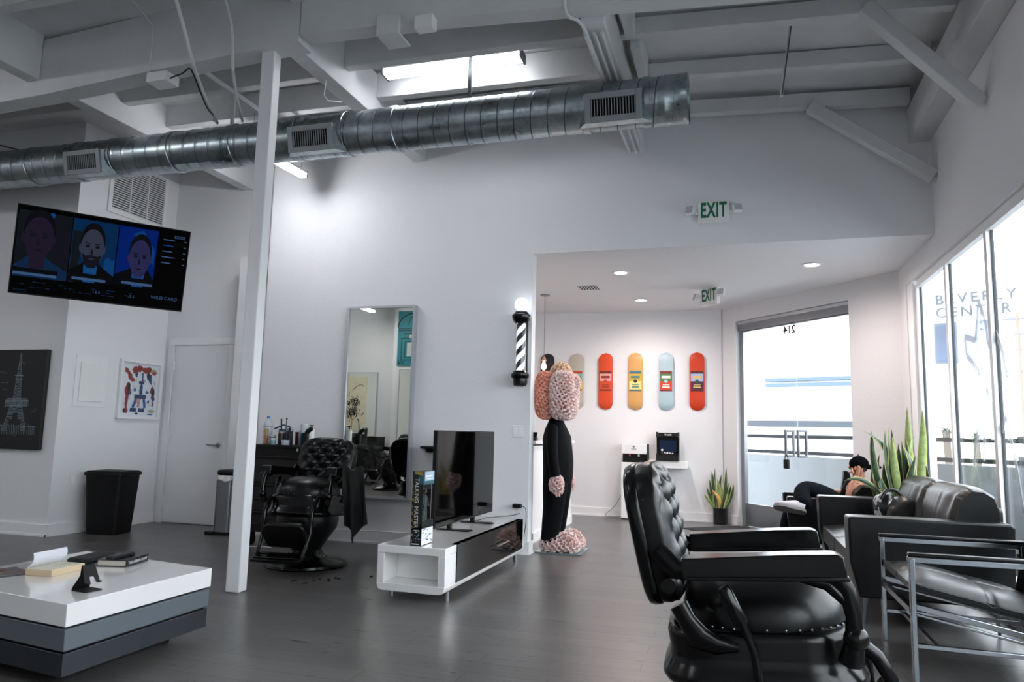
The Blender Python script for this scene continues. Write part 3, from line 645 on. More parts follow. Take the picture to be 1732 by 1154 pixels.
def portrait(u0, u1, v1, bg, face, suit, fx, fw, fh, fy, hair, shirt, beard=False, extra=None):
    yc[0] = -.0035; b = MB(); Lp(b, bg, [(u0, .06), (u1, .06), (u1, v1), (u0, v1)])
    if extra: extra(b)
    Lp(b, suit, [(u0, v1), (u0, v1 - .12), (fx - fw * .9, v1 - .2), (fx - fw * .4, v1 - .26), (fx + fw * .4, v1 - .26), (fx + fw * .9, v1 - .2), (u1, v1 - .1), (u1, v1)])
    Lp(b, face, [(fx - fw * .55, fy + fh * .6), (fx + fw * .55, fy + fh * .6), (fx + fw * .5, fy + fh * 1.35), (fx - fw * .5, fy + fh * 1.35)])
    if shirt is not None: Lp(b, shirt, [(fx - fw * .6, v1 - .2), (fx, v1 - .16), (fx + fw * .6, v1 - .2), (fx + fw * .5, v1), (fx - fw * .5, v1)])
    for s in (-1, 1): Le(b, face, fx + s * fw, fy + fh * .1, fw * .14, fh * .2)
    Le(b, hair, fx, fy - fh * .25, fw * 1.06, fh * .85); Le(b, face, fx, fy + fh * .05, fw, fh * .86)
    Lp(b, face, [(fx - fw * .9, fy + fh * .1), (fx + fw * .9, fy + fh * .1), (fx + fw * .62, fy + fh * .78), (fx + fw * .3, fy + fh), (fx - fw * .3, fy + fh), (fx - fw * .62, fy + fh * .78)])
    if beard: Lp(b, 11, [(fx - fw * .85, fy + fh * .35), (fx - fw * .5, fy + fh * .45), (fx, fy + fh * .38), (fx + fw * .5, fy + fh * .45), (fx + fw * .85, fy + fh * .35), (fx + fw * .62, fy + fh * .8), (fx + fw * .3, fy + fh), (fx - fw * .3, fy + fh), (fx - fw * .62, fy + fh * .8)])
    for s in (-1, 1):
        Le(b, 11, fx + s * fw * .42, fy - .0, fw * .2, fh * .07); Lp(b, 11, [(fx + s * fw * .2, fy - fh * .14), (fx + s * fw * .68, fy - fh * .17), (fx + s * fw * .68, fy - fh * .12), (fx + s * fw * .2, fy - fh * .09)])
    Lp(b, 11, [(fx - fw * .04, fy + fh * .05), (fx + fw * .1, fy + fh * .3), (fx + fw * .14, fy + fh * .36), (fx - fw * .14, fy + fh * .36)])
    Lp(b, 11 if not beard else face, [(fx - fw * .32, fy + fh * .58), (fx, fy + fh * .55), (fx + fw * .32, fy + fh * .58), (fx, fy + fh * .63)])
    Lp(b, 7, [(fx - fw * 1.5, v1 - .1), (fx + fw * 1.5, v1 - .1), (fx + fw * 1.5, v1 - .05), (fx - fw * 1.5, v1 - .05)]); Lp(b, 10, [(fx - fw * 1.45, v1 - .05), (fx + fw * 1.45, v1 - .05), (fx + fw * 1.45, v1 - .02), (fx - fw * 1.45, v1 - .02)])
    b.obj('screen_portrait', SM, scr)
portrait(.012, .300, .80, 0, 3, 6, .13, .080, .27, .33, 8, None, extra=lambda b: (Le(b, 12, .19, .08, .015, .03), Lp(b, 11, [(.2, .1), (.3, .1), (.3, .6), (.21, .6)])))
portrait(.306, .562, .78, 1, 4, 7, .425, .066, .25, .36, 8, 9, True, extra=lambda b: (Lp(b, 0, [(.31, .2), (.36, .2), (.36, .5), (.34, .8), (.31, .8)]), Lp(b, 12, [(.5, .5), (.52, .46), (.54, .5), (.56, .48), (.56, .7), (.5, .7)])))
portrait(.568, .800, .76, 2, 5, 7, .705, .064, .25, .40, 8, 9, extra=lambda b: (Lp(b, 12, [(.65, .14), (.71, .08), (.79, .3), (.79, .5), (.74, .3)]),))
b = MB(); yc[0] = -.0035; rnd = random.Random(9)
for k in range(5):
    v = .14 + k * .07; Lp(b, 10 if k != 1 else 12, [(.835, v), (.835 + rnd.uniform(.05, .1), v), (.9, v + .012), (.835, v + .012)]); Lp(b, 10, [(.965, v), (.98, v), (.98, v + .012), (.965, v + .012)])
for k in range(26):
    u = rnd.uniform(.03, .72); v = rnd.choice((.845, .875, .905)); Lp(b, 6, [(u, v), (u + rnd.uniform(.01, .03), v), (u + .02, v + .009), (u, v + .009)])
def stx(t, u, v, sz, mi): 
    b.mi = mi; b.text(t, sz, Matrix.Translation((-wS / 2 + u * wS, -.0045, hS / 2 - v * hS)) @ Matrix.Rotation(R(90), 4, 'X'), .0002)
stx('EDGE', .935, .10, .038, 10); stx('SPORTS', .06, .955, .028, 6); stx('+3.5', .475, .885, .035, 10); stx('-3.5', .68, .885, .035, 10); stx('WILD CARD', .88, .86, .04, 10)
b.obj('screen_lettering', SM, scr)
b = MB(); tl = Vector((XP + .0, YC - .0, 2.62))
b.T = TT.inverted(); cw = ctr + ey * .05
b.tube([cw, cw + ey * .18, Vector((XP + .03, 5.95, 2.62))], .025, 8); b.box((XP, 5.85, 2.5), (XP + .02, 6.05, 2.75)); b.obj('wall_arm', M_blackp, tv)
# ================================================================= BACK WALL THINGS
# mirror
mr = thing('wall_mirror', 'tall rectangular mirror with thin silver frame on the back wall', 'mirror', (-3.41, YM, 1.40))
b = MB(); b.frame(-.395, .36, -.96, .965, .022, -.07, 0); b.box((-.373, -.03, -.94), (.338, -.001, .943)); b.obj('frame', mat('silver_frame', '#b7bac2', .35, .6), mr)
b = MB(); b.box((-.374, -.058, -.939), (.339, -.05, .944)); b.obj('mirror_glass', M_mirror, mr)
# light switch
g = thing('light_switch', 'double rocker light switch plate on the back wall', 'light switch', (-1.967, YM, 1.128))
b = MB(); b.box((-.058, -.006, -.058), (.058, 0, .058)); b.obj('cover_plate', M_white, g, bev=.003)
for x in (-.024, .024): b = MB(); b.box((x - .016, -.010, -.032), (x + .016, -.006, .032)); b.obj('rocker', M_trim, g, bev=.002)
# outlet + adapter
g = thing('wall_outlet', 'white wall outlet with adapters plugged in beside the wall end', 'outlet', (-1.925, YM, .40))
b = MB(); b.box((-.035, -.006, -.06), (.035, 0, .06)); b.obj('cover_plate', M_white, g, bev=.002)
b = MB(); b.box((-.017, -.008, -.035), (.017, -.006, .035)); b.obj('socket', M_trim, g)
g = thing('power_adapter', 'black power adapter in the outlet with a trailing cable', 'adapter', (-1.94, YM - .01, .44))
b = MB(); b.box((-.055, -.045, -.018), (.03, 0, .018)); b.obj('adapter_body', M_blackp, g, bev=.006)
b = MB(); b.tube([(.03, -.03, 0), (.08, -.04, -.01), (.085, -.05, -.15), (.06, -.05, -.3), (.075, -.04, -.2)], .003, 6, 2); b.obj('adapter_cable', M_blackp, g)
tube_thing('cable', 'thin dark cable trailing behind the black television to the outlet', 'cable', [(-1.93, YM - .02, .37), (-1.97, 6.6, .362), (-2.05, 6.45, .362), (-2.15, 6.3, .362), (-2.1, 6.15, .362), (-2.2, 5.95, .362)], .003, M_blackp)
# small black wall shelf left of TV
g = thing('wall_shelf', 'small black shelf on the back wall behind the black television', 'shelf', (-2.80, YM, .955))
b = MB(); b.prism([(-.15, 0), (.15, 0), (.15, -.16), (.05, -.2), (-.1, -.16)], -.012, .012); b.box((-.1, -.03, -.05), (.1, 0, -.01)); b.obj('shelf_board', M_blackp, g, bev=.004)
# barber pole
bp_ = thing('barber_pole', 'black and white striped barber pole with a lit globe on the wall', 'barber pole', (-1.928, YM - .115, 1.545))
M_bp = M_blackm
b = MB(); b.lathe([(.03, .0), (.06, .008), (.066, .04), (.067, .075), (.078, .08), (.085, .095), (.085, .12), (.07, .13), (.062, .145), (.058, .15)], n=32); b.box((-.04, .04, .03), (.04, .115, .14)); b.obj('bottom_cap', M_bp, bp_)
b = MB(); b.lathe([(.058, .60), (.066, .61), (.082, .635), (.088, .655), (.088, .68), (.075, .69), (.068, .70), (.055, .715), (.045, .72)], n=32); b.box((-.04, .04, .61), (.04, .115, .70)); b.obj('top_cap', M_bp, bp_)
def stripe_mat():
    m = mat('barber_stripes', '#ffffff', .35); nt = m.node_tree; L = nt.links.new; bs = nt.nodes['Principled BSDF']
    tc = nt.nodes.new('ShaderNodeTexCoord'); sx = nt.nodes.new('ShaderNodeSeparateXYZ'); L(tc.outputs['Object'], sx.inputs[0])
    at = nt.nodes.new('ShaderNodeMath'); at.operation = 'ARCTAN2'; L(sx.outputs['Y'], at.inputs[0]); L(sx.outputs['X'], at.inputs[1])
    ma = nt.nodes.new('ShaderNodeMath'); ma.operation = 'MULTIPLY_ADD'; ma.inputs[1].default_value = -2 / (2 * PI); L(at.outputs[0], ma.inputs[0])
    mz = nt.nodes.new('ShaderNodeMath'); mz.operation = 'MULTIPLY'; mz.inputs[1].default_value = 1 / .125; L(sx.outputs['Z'], mz.inputs[0]); L(mz.outputs[0], ma.inputs[2])
    fr = nt.nodes.new('ShaderNodeMath'); fr.operation = 'FRACT'; L(ma.outputs[0], fr.inputs[0])
    gt = nt.nodes.new('ShaderNodeMath'); gt.operation = 'GREATER_THAN'; gt.inputs[1].default_value = .5; L(fr.outputs[0], gt.inputs[0])
    mx = nt.nodes.new('ShaderNodeMix'); mx.data_type = 'RGBA'; mx.inputs['A'].default_value = (.004, .006, .01, 1); mx.inputs['B'].default_value = (.85, .88, .92, 1)
    L(gt.outputs[0], mx.inputs['Factor']); L(mx.outputs['Result'], bs.inputs['Base Color']); L(mx.outputs['Result'], bs.inputs['Emission Color']); bs.inputs['Emission Strength'].default_value = .45
    return m
b = MB(); b.cyl((0, 0, .14), (0, 0, .61), .042, n=32); b.obj('striped_cylinder', stripe_mat(), bp_)
b = MB(); b.lathe([(.06, .148), (.06, .602)], n=32, cap=False); b.obj('glass_tube', M_glass, bp_)
b = MB(); b.box((.052, .0, .14), (.064, .03, .61)); b.obj('side_rail', M_bp, bp_)
b = MB(); b.ell((0, 0, .782), .064, .064, .066, 28, 18); b.obj('globe', mat('globe_glow', '#ffffff', .3, emit='#eaf4ff', es=1.5), bp_)
# exit signs
def exit_sign(T, label, hang=False):
    e = thing('exit_sign', label, 'exit sign'); e.matrix_basis = T
    b = MB(); b.prism(rrect(.275, .20, .018), -.045, .0, 'xz'); b.obj('sign_body', M_white, e, bev=.004)
    b = MB(); b.text('EXIT', .17, Matrix.Translation((.0, -.0465, .012)) @ Matrix.Rotation(R(90), 4, 'X'), .0008, sx=.60, sp=1.12, bold=.0055)
    mt = mat('exit_green', '#0f6b4d', .5)
    bmesh.ops.scale(b.bm, vec=(1, 1, 1.12), verts=b.bm.verts); b.obj('exit_letters', mt, e)
    for s in (-1, 1):
        b = MB(); b.cyl((s * .13, -.02, .0), (s * .165, -.03, .0), .013); b.box((s * .155 - .008, -.035, -.02), (s * .155 + .008, -.02, .03)); b.obj('lamp_bracket', M_white, e)
        b = MB(); rot = Matrix.Rotation(R(25 * s), 3, 'Z') @ Matrix.Rotation(R(-18), 3, 'X'); 
        b.T = Matrix.Translation((s * .205, -.05, .022)) @ rot.to_4x4(); b.prism(rrect(.08, .085, .012), -.022, .02, 'xz'); h = b.obj('emergency_lamp', M_white, e, bev=.006)
        b = MB(); b.T = Matrix.Translation((s * .205, -.05, .022)) @ rot.to_4x4()
        for i in range(3):
            for j in range(3): b.box((-.034 + i * .024, -.0265, -.034 + j * .024), (-.014 + i * .024, -.022, -.014 + j * .024))
        b.obj('lamp_lens', mat('lamp_lens_grey', '#b9bfc6', .2), h)
    return e
exit_sign(Matrix.Translation((-.16, YM - .001, 3.14)), 'exit sign with two emergency lamps on the upper back wall')
e2 = exit_sign(Matrix.Translation((-.24, 8.75, 2.735)) @ Matrix.Rotation(R(-45), 4, 'Z'), 'exit sign hanging from the lobby ceiling')
b = MB(); b.box((-.05, -.045, .09), (.05, -.002, .112)); b.obj('canopy', M_white, e2, bev=.003)

# ================================================================= LOBBY
def can(x, y, label):
    o = thing('recessed_downlight', label, 'downlight', (x, y, ZL))
    b = MB(); b.lathe([(.062, -.001), (.095, -.001), (.095, -.008), (.07, -.010), (.062, -.001)], n=32, cap=False); b.obj('trim_ring', M_white, o)
    b = MB(); b.lathe([(.0005, -.003), (.064, -.003)], n=32, cap=False); b.obj('lamp_lens', mat('warm_downlight_glow', '#ffffff', .5, emit='#ffe2cf', es=14.), o)
    ld = bpy.data.lights.new('downlight', 'SPOT'); ld.energy = 62; ld.color = (1, .86, .81); ld.spot_size = R(176); ld.spot_blend = 1.0; ld.shadow_soft_size = .09
    lo = bpy.data.objects.new('downlight_beam', ld); COL.objects.link(lo); lo.parent = o; lo.location = (0, 0, -.02)
can(-1.149, 7.735, 'leftmost recessed downlight nearest the camera in the lobby ceiling'); can(.753, 7.72, 'recessed downlight nearest the window in the lobby ceiling'); can(-1.135, 9.398, 'recessed downlight farthest back in the lobby ceiling')
can(-3.4, 8.2, 'recessed downlight behind the back wall over the reception')
g = thing('ceiling_vent', 'small dark square ceiling vent in the lobby', 'vent', (-1.64, 8.465, ZL))
b = MB(); b.box((-.14, -.14, -.008), (.14, .14, 0)); b.obj('vent_plate', M_white, g)
b = MB(); b.box((-.115, -.115, -.0095), (.115, .115, -.008)); b.obj('vent_back', mat('vent_grey', '#3d4348', .8), g)
b = MB()
for k in range(7): b.box((-.1 + k * .033 - .004, -.11, -.016), (-.1 + k * .033 + .004, .11, -.0095))
b.obj('louvre', M_white, g)
# pendant
g = thing('pendant_bulb', 'bare filament bulb hanging on a thin cord in the lobby', 'pendant lamp', (-2.267, 8.856, ZL))
b = MB(); b.lathe([(.06, 0), (.06, -.012), (.01, -.018)], n=28); b.obj('ceiling_rose', M_steel, g)
b = MB(); b.cyl((0, 0, -.015), (0, 0, -.79), .0035, n=8); b.obj('cord', mat('grey_cord', '#77736f', .7), g)
b = MB(); b.lathe([(.008, -.78), (.018, -.79), (.022, -.81), (.035, -.825), (.036, -.835), (.02, -.84)], n=24); b.obj('socket', mat('copper_socket', '#c9a58e', .3, .9), g)
b = MB(); b.lathe([(.012, -.84), (.018, -.86), (.032, -.90), (.03, -.925), (.012, -.95), (.001, -.953)], n=24); b.obj('bulb', mat('warm_bulb_glow', '#ffffff', .3, emit='#ffb27a', es=6.), g)
# skateboards
def board(x, colr, panel, label):
    o = thing('skateboard_deck', label, 'skateboard', (x, 10.30, 1.862), group='skateboard decks hung in a row on the lobby wall')
    b = MB(); w, h = .20, .80; P = []
    for k in range(17): a = PI * k / 16; P.append((w / 2 * math.cos(a), h / 2 - w / 2 * 1.0 + w / 2 * 1.0 * math.sin(a)))
    for k in range(17): a = PI + PI * k / 16; P.append((w / 2 * math.cos(a), -h / 2 + w / 2 + w / 2 * math.sin(a)))
    # concave curved deck, nose and tail kick away from the wall toward the room
    n = 28
    def yof(z): t = max(0, abs(z) - .27) / .13; return -.035 - .0 + .03 * min(1, t) ** 2
    def half(z):
        t = h / 2 - abs(z); return w / 2 if t >= w / 2 else math.sqrt(max(1e-6, (w / 2) ** 2 - (w / 2 - t) ** 2))
    for side, th in ((0, 0), (1, .011)):
        b.grid(lambda u, v: ((2 * u - 1) * half(-h / 2 + h * v), yof(-h / 2 + h * v) + th - .012 * (1 - (2 * u - 1) ** 2) * .6, -h / 2 + h * v), 9, 41)
    bmesh.ops.remove_doubles(b.bm, verts=b.bm.verts, dist=.0001)
    b2 = b; b2.grid(lambda u, v: (half(-h / 2 + h * v), yof(-h / 2 + h * v) + .011 * u, -h / 2 + h * v), 2, 41); b2.grid(lambda u, v: (-half(-h / 2 + h * v), yof(-h / 2 + h * v) + .011 * u, -h / 2 + h * v), 2, 41)
    b.obj('deck', mat('deck_' + colr[1:], colr, .45), o, smooth=60)
    b = MB(); 
    for s in (-1, 1): b.cyl((0, -.03, s * .2), (0, 0, s * .2), .012, n=10)
    b.obj('wall_standoff', M_steel, o)
    # plain two tone label panel with band and dot
    b = MB(); top, up, lo, dot, bar = panel; ms = [mat('panel_' + c[1:], c, .5) for c in panel]
    def pl_(mi, x0, x1, z0, z1, y): b.mi = mi; b.box((x0, y, z0), (x1, y + .002, z1))
    yb = -.046
    pl_(0, -.082, .082, .105, .14, yb); pl_(1, -.082, .082, 0, .105, yb); pl_(2, -.082, .082, -.115, 0, yb); pl_(0, -.082, .082, -.135, -.115, yb)
    b.mi = 3; b.cyl((0, yb, 0), (0, yb - .002, 0), .024, n=20)
    pl_(4, -.06, .06, .04, .075, yb - .001); pl_(4, -.045, .045, -.055, -.042, yb - .001); pl_(4, -.05, .05, -.09, -.07, yb - .001)
    b.obj('label_panel', ms, o)
board(-2.575, '#14161f', ('#d9541f', '#d9541f', '#a8321b', '#14161f', '#e8c06a'), 'black skateboard deck behind the hanging bulb')
board(-2.143, '#b9b1a2', ('#b93a22', '#7fb5b0', '#e3b93b', '#c9682f', '#5b3b2a'), 'grey beige skateboard deck partly behind the flower figure')
board(-1.73, '#d4471a', ('#6e2418', '#e3a096', '#cf4a24', '#b5432a', '#8e3020'), 'bright orange skateboard deck third from left')
board(-1.314, '#cf9c5c', ('#2f6a80', '#c9a42c', '#ead584', '#1c2440', '#4f7a76'), 'tan yellow skateboard deck fourth from left')
board(-.896, '#a9bfc8', ('#7d2018', '#4e7344', '#c93e20', '#9fc0d0', '#e6e4da'), 'pale blue skateboard deck second from right')
board(-.483, '#c8380e', ('#5a1a20', '#9fb4d6', '#4a2438', '#1f5a46', '#d7b770'), 'deep orange skateboard deck farthest right nearest the glass door')
# water dispenser
g = thing('water_dispenser', 'tall white water dispenser with a black dispensing bay', 'water dispenser', (-1.30, 10.10, 0))
b = MB(); b.box((-.17, -.09, .02), (.17, .18, .755)); b.box((-.17, -.09, .87), (.17, .18, 1.0)); b.box((-.17, .02, .755), (.17, .18, .87)); b.obj('dispenser_body', M_white, g, bev=.006)
b = MB(); b.box((-.16, .0, .755), (.16, .02, .87)); b.box((-.165, -.08, 0), (.165, .17, .02)); b.box((.171, -.085, .76), (.175, .17, 1.0)); b.obj('dispensing_bay', M_blackp, g)
for x in (-.06, .06): b = MB(); b.cyl((x, -.04, .87), (x, -.04, .835), .012, n=12); b.cyl((x, -.04, .85), (x, -.02, .85), .01, n=10); b.obj('tap', mat('tap_red', '#b8402c', .4) if x < 0 else M_white, g)
b = MB(); b.cyl((0, -.092, .965), (0, -.09, .965), .014); b.box((-.035, -.092, .93), (.035, -.09, .938)); b.obj('emblem', mat('grey_print', '#6d7278', .5), g)
tube_thing('cable', 'thin power cable trailing left of the water dispenser', 'cable', [(-1.5, 10.22, .3), (-1.58, 10.25, .15), (-1.75, 10.25, .01), (-1.6, 10.2, .01), (-1.48, 10.22, .02)], .004, mat('grey_cable', '#74777a', .6))
# shelf and arcade
g = thing('floating_shelf', 'white floating wall shelf under the arcade machine', 'shelf', (-.86, 10.30, .745)); b = MB(); b.box((-.25, -.30, -.048), (.25, 0, .045)); b.obj('shelf_board', M_white, g, bev=.003)
g = thing('tabletop_arcade', 'black tabletop arcade machine on the white wall shelf', 'arcade machine', (-.86, 10.10, .79))
prof = [(-.13, 0), (.1, 0), (.1, .38), (-.08, .38), (-.10, .31), (-.03, .30), (-.005, .11), (-.12, .075)]
for s in (-1, 1): b = MB(); b.prism(prof, s * .14 - .006, s * .14 + .006, 'yz'); b.obj('side_panel', M_blackp, g, bev=.002)
b = MB(); b.prism([(-.12, .002), (.09, .002), (.09, .37), (-.07, .37), (-.09, .315), (-.02, .305), (.005, .105), (-.11, .07)], -.134, .134, 'yz'); b.obj('cabinet', M_blackp, g)
b = MB(); b.T = Matrix.Translation((0, -.008, .2)) @ Matrix.Rotation(R(8), 4, 'X'); b.box((-.11, -.006, -.075), (.11, -.002, .075)); b.obj('arcade_screen', mat('arcade_screen', '#0a0f1c', .1, emit='#101a30', es=.6), g)
b = MB(); b.box((-.12, -.092, .325), (.12, -.086, .365)); mq = b.obj('marquee', mat('marquee_black', '#141214', .3), g)
b = MB(); b.text('Arcade', .032, Matrix.Translation((.01, -.0935, .345)) @ Matrix.Rotation(R(90), 4, 'X'), .0005); b.obj('marquee_lettering', mat('marquee_white', '#e8e0dc', .4, emit='#ffffff', es=.4), mq)
b = MB(); b.cyl((-.07, -.06, .09), (-.07, -.065, .13), .003, n=8); b.ell((-.07, -.066, .14), .016, .016, .016, 12, 8); b.obj('joystick', M_white, g)
for (x, y) in ((-.035, -.045), (-.005, -.07), (.03, -.06), (.065, -.07), (.0, -.045)): b = MB(); b.cyl((x, y, .085 + (y + .1) * .3), (x, y, .098 + (y + .1) * .3), .011, n=12); b.obj('button', M_white, g)
# snake plants
def leafmats(): return [mat('leaf_green', '#334d37', .4, vary=.4, vscale=30), mat('leaf_margin', '#b9b465', .45), mat('leaf_pale', '#90a468', .42, vary=.25, vscale=26), mat('leaf_orange', '#c98a3a', .5)]
def leaf(par, base, tip, w, side=(1, 0, 0), bend=(0, 0, 0), tw=0., mi=0, name='leaf'):
    b = MB(); base, tip, side, bend = Vector(base), Vector(tip), Vector(side), Vector(bend); n = 12; prev = None; d = (tip - base).normalized()
    side = (side - d * side.dot(d)).normalized()
    rows = []
    for i in range(n + 1):
        t = i / n; c = base.lerp(tip, t) + bend * (4 * t * (1 - t)); ww = w * (.38 + .62 * min(1, t / .55) ** .8) * (1 if t < .55 else max(.02, 1 - ((t - .55) / .45) ** 2.3))
        ww *= 1.3; s = Matrix.Rotation(tw * t, 3, d) @ side; nn = d.cross(s).normalized()
        rows.append([b.bm.verts.new(c + s * ww * a / 2 + nn * ww * .18 * (abs(a) ** 2)) for a in (-1, -.78, -.3, .3, .78, 1)])
    for i in range(n):
        for k in range(5):
            f = b.bm.faces.new([rows[i][k], rows[i][k + 1], rows[i + 1][k + 1], rows[i + 1][k]]); f.material_index = (1 if k in (0, 4) else mi)
    o = b.obj(name, leafmats(), par, smooth=70); sd = o.modifiers.new('thick', 'SOLIDIFY'); sd.thickness = .003; return o
g = thing('potted_snake_plant', 'small snake plant in a black pot beside the glass door', 'plant', (-.197, 10.16, 0))
b = MB(); b.lathe([(.075, 0), (.09, .01), (.094, .2), (.096, .207), (.088, .207), (.085, .17)], n=32); b.obj('pot', mat('black_ceramic', '#0c0d0f', .35), g)
b = MB(); b.cyl((0, 0, .165), (0, 0, .175), .085, n=24); b.obj('soil', mat('dark_soil', '#1c1714', .9), g)
rnd = random.Random(11)
for (bx, tx, tz, w_, bn) in ((-.03, -.17, .46, .035, -.01), (-.04, -.13, .56, .034, -.01), (-.05, -.10, .68, .04, .0), (-.02, -.06, .72, .035, -.02), (-.02, -.03, .58, .045, .01), (0, .02, .64, .032, -.02), (.01, .02, .48, .045, 0), (.02, .08, .73, .05, .02), (.03, .11, .54, .03, 0), (.03, .14, .50, .035, .01), (.05, .17, .52, .036, .03), (-.01, -.07, .40, .045, -.03), (.03, .1, .42, .04, .02), (-.04, -.2, .38, .03, -.01), (.0, -.0, .52, .04, .02)):
    y = rnd.uniform(-.04, .05); leaf(g, (bx, y, .17), (tx, y + rnd.uniform(-.05, .05), tz), w_, (1, rnd.uniform(-.5, .5), 0), (bn, 0, 0), rnd.uniform(-.8, .8), 2 if rnd.random() < .45 else 0)
leaf(g, (-.02, -.07, .2), (-.1, -.08, .44), .035, (1, .2, 0), (.05, 0, 0), .3, 3)
# door mat
g = thing('door_mat', 'thin black entrance mat on the floor by the glass door', 'mat'); g.matrix_basis = T45
b = MB(); b.prism(rrect(1.75, .82, .02, 3, 1.25, -.5), .001, .008, 'xy'); b.obj('mat_pile', mat('black_mat_pile', '#17191b', .95, bump=.6, bscale=200), g)
b = MB(); b.T = Matrix.Translation((1.25, -.5, 0)); 
for (x0, x1, y0, y1) in ((-.89, .89, -.43, -.405), (-.89, .89, .405, .43), (-.89, -.865, -.43, .43), (.865, .89, -.43, .43)): b.box((x0, y0, .001), (x1, y1, .006))
b.obj('rubber_edge', M_blackp, g)
# reception counter
g = thing('reception_counter', 'white reception counter behind the flower figure', 'counter', (-2.35, 8.5, 0))
b = MB(); b.box((-.35, -1.05, 0), (.35, .82, .985)); b.obj('counter_body', M_white, g, bev=.004)
b = MB(); b.box((-.38, -1.08, 1.0), (.38, .85, 1.04)); b.obj('counter_top', M_glossw, g, bev=.003)
b = MB(); b.box((-.33, -1.03, .985), (.33, .8, 1.0)); b.obj('shadow_gap', M_blackp, g)
b = MB(); b.box((.35, -1.06, 0), (.365, .83, .1)); b.obj('plinth', M_trim, g)
g = thing('card_terminal', 'small dark card terminal on the reception counter', 'card terminal', (-2.06, 7.62, 1.04)); b = MB(); b.box((-.05, -.04, 0), (.05, .04, .03)); b.obj('terminal_base', M_blackp, g, bev=.004); b = MB(); b.T = Matrix.Rotation(R(-35), 4, 'X'); b.box((-.04, -.01, .02), (.04, .01, .1)); b.obj('terminal_screen', M_blackg, g, bev=.003)

# ================================================================= FLOWER FIGURE
fg = thing('flower_figure', 'life size figure in a black suit with a pink rose covered head', 'statue', (-1.66, 7.10, 0))
M_suit = mat('black_suit_cloth', '#06080c', .7, bump=.2, bscale=25, spec=.08)
M_rose = [mat('rose_pink', '#fbe6e2', .75, vary=.12, vscale=9), mat('rose_deep_pink', '#cf8d85', .8), mat('rose_cream', '#f0dfc4', .75, vary=.1, vscale=12), mat('rose_salmon_shaded', '#fbbfa8', .75, vary=.12, vscale=9)]  # the salmon has the shading of the left head lobe put into its colour
def rose(b, c, nrm, r, mi, rnd):
    nrm = nrm.normalized(); a = nrm.cross(Vector((.3, .2, 1))).normalized(); q = nrm.cross(a); ph = rnd.uniform(0, 6.28)
    for rr, h0, h1, fl, n, m_ in ((1.0, -.3, .35, 1.12, 7, mi), (.66, -.1, .55, .9, 6, mi), (.34, 0., .62, .55, 5, mi if rnd.random() < .5 else 1)):
        lo = [b.bm.verts.new(c + (a * math.cos(ph + 2 * PI * k / n) + q * math.sin(ph + 2 * PI * k / n)) * r * rr * .7 + nrm * r * h0) for k in range(n)]
        hi = [b.bm.verts.new(c + (a * math.cos(ph + .3 + 2 * PI * k / n) + q * math.sin(ph + .3 + 2 * PI * k / n)) * r * rr * fl * rnd.uniform(.9, 1.1) + nrm * r * h1 * rnd.uniform(.85, 1.15)) for k in range(n)]
        for k in range(n):
            f = b.bm.faces.new([lo[k], lo[(k + 1) % n], hi[(k + 1) % n], hi[k]]); f.material_index = m_
        f = b.bm.faces.new(lo); f.material_index = 1; ph += .5
def roses_on(name, surfs, par, seed=1):   # surfs: (center, (rx,ry,rz), count, r, mi, pw, clip)
    rnd = random.Random(seed); b = MB()
    for c, rad, cnt, r, mi, pw, clip in surfs:
        c = Vector(c); ga = PI * (3 - 5 ** .5)
        for i in range(cnt):
            z = 1 - 2 * (i + .5) / cnt; rr = math.sqrt(1 - z * z); t = i * ga; d = Vector((rr * math.cos(t), rr * math.sin(t), z))
            k = 1 / (abs(d.x) ** pw + abs(d.y) ** pw + abs(d.z) ** pw) ** (1 / pw); p = Vector((d.x * rad[0], d.y * rad[1], d.z * rad[2])) * k
            n = Vector((abs(d.x) ** (pw - 1) * math.copysign(1, d.x) / rad[0], abs(d.y) ** (pw - 1) * math.copysign(1, d.y) / rad[1], abs(d.z) ** (pw - 1) * math.copysign(1, d.z) / rad[2]))
            if clip and not clip(p): continue
            m2 = mi if mi != -1 else (3 if rnd.random() < .5 else 0)
            rose(b, c + p + n.normalized() * r * .15, n, r * rnd.uniform(.85, 1.15), m2, rnd)
    o = b.obj(name, M_rose, par, smooth=80); o['kind'] = 'stuff'; return o
# head cores + roses
core = mat('rose_core', '#e3b3aa', .9)
HS = [((-.115, 0, 1.49), (.10, .20, .225), 3.2), ((.055, -.01, 1.49), (.125, .215, .23), 3.2), ((.01, .05, 1.68), (.105, .13, .14), 2.), ((.165, .0, 1.62), (.045, .08, .075), 2.)]
b = MB()
for c, rad, pw in HS: b.ell(c, rad[0] * .96, rad[1] * .96, rad[2] * .96, 24, 16, pw=.7 if pw > 2.5 else 1)
hd = b.obj('flower_head', core, fg)
roses_on('rose_petals', [((-.115, 0, 1.49), (.10, .20, .225), 260, .021, 3, 3.2, None), ((.055, -.01, 1.49), (.125, .215, .23), 330, .022, 0, 3.2, None), ((.01, .05, 1.68), (.105, .13, .14), 120, .020, 2, 2., lambda p: p.z > -.03), ((.165, 0, 1.62), (.045, .08, .075), 60, .016, 0, 2., None)], hd, 4)  # left lobe takes the salmon petals with shade in their colour
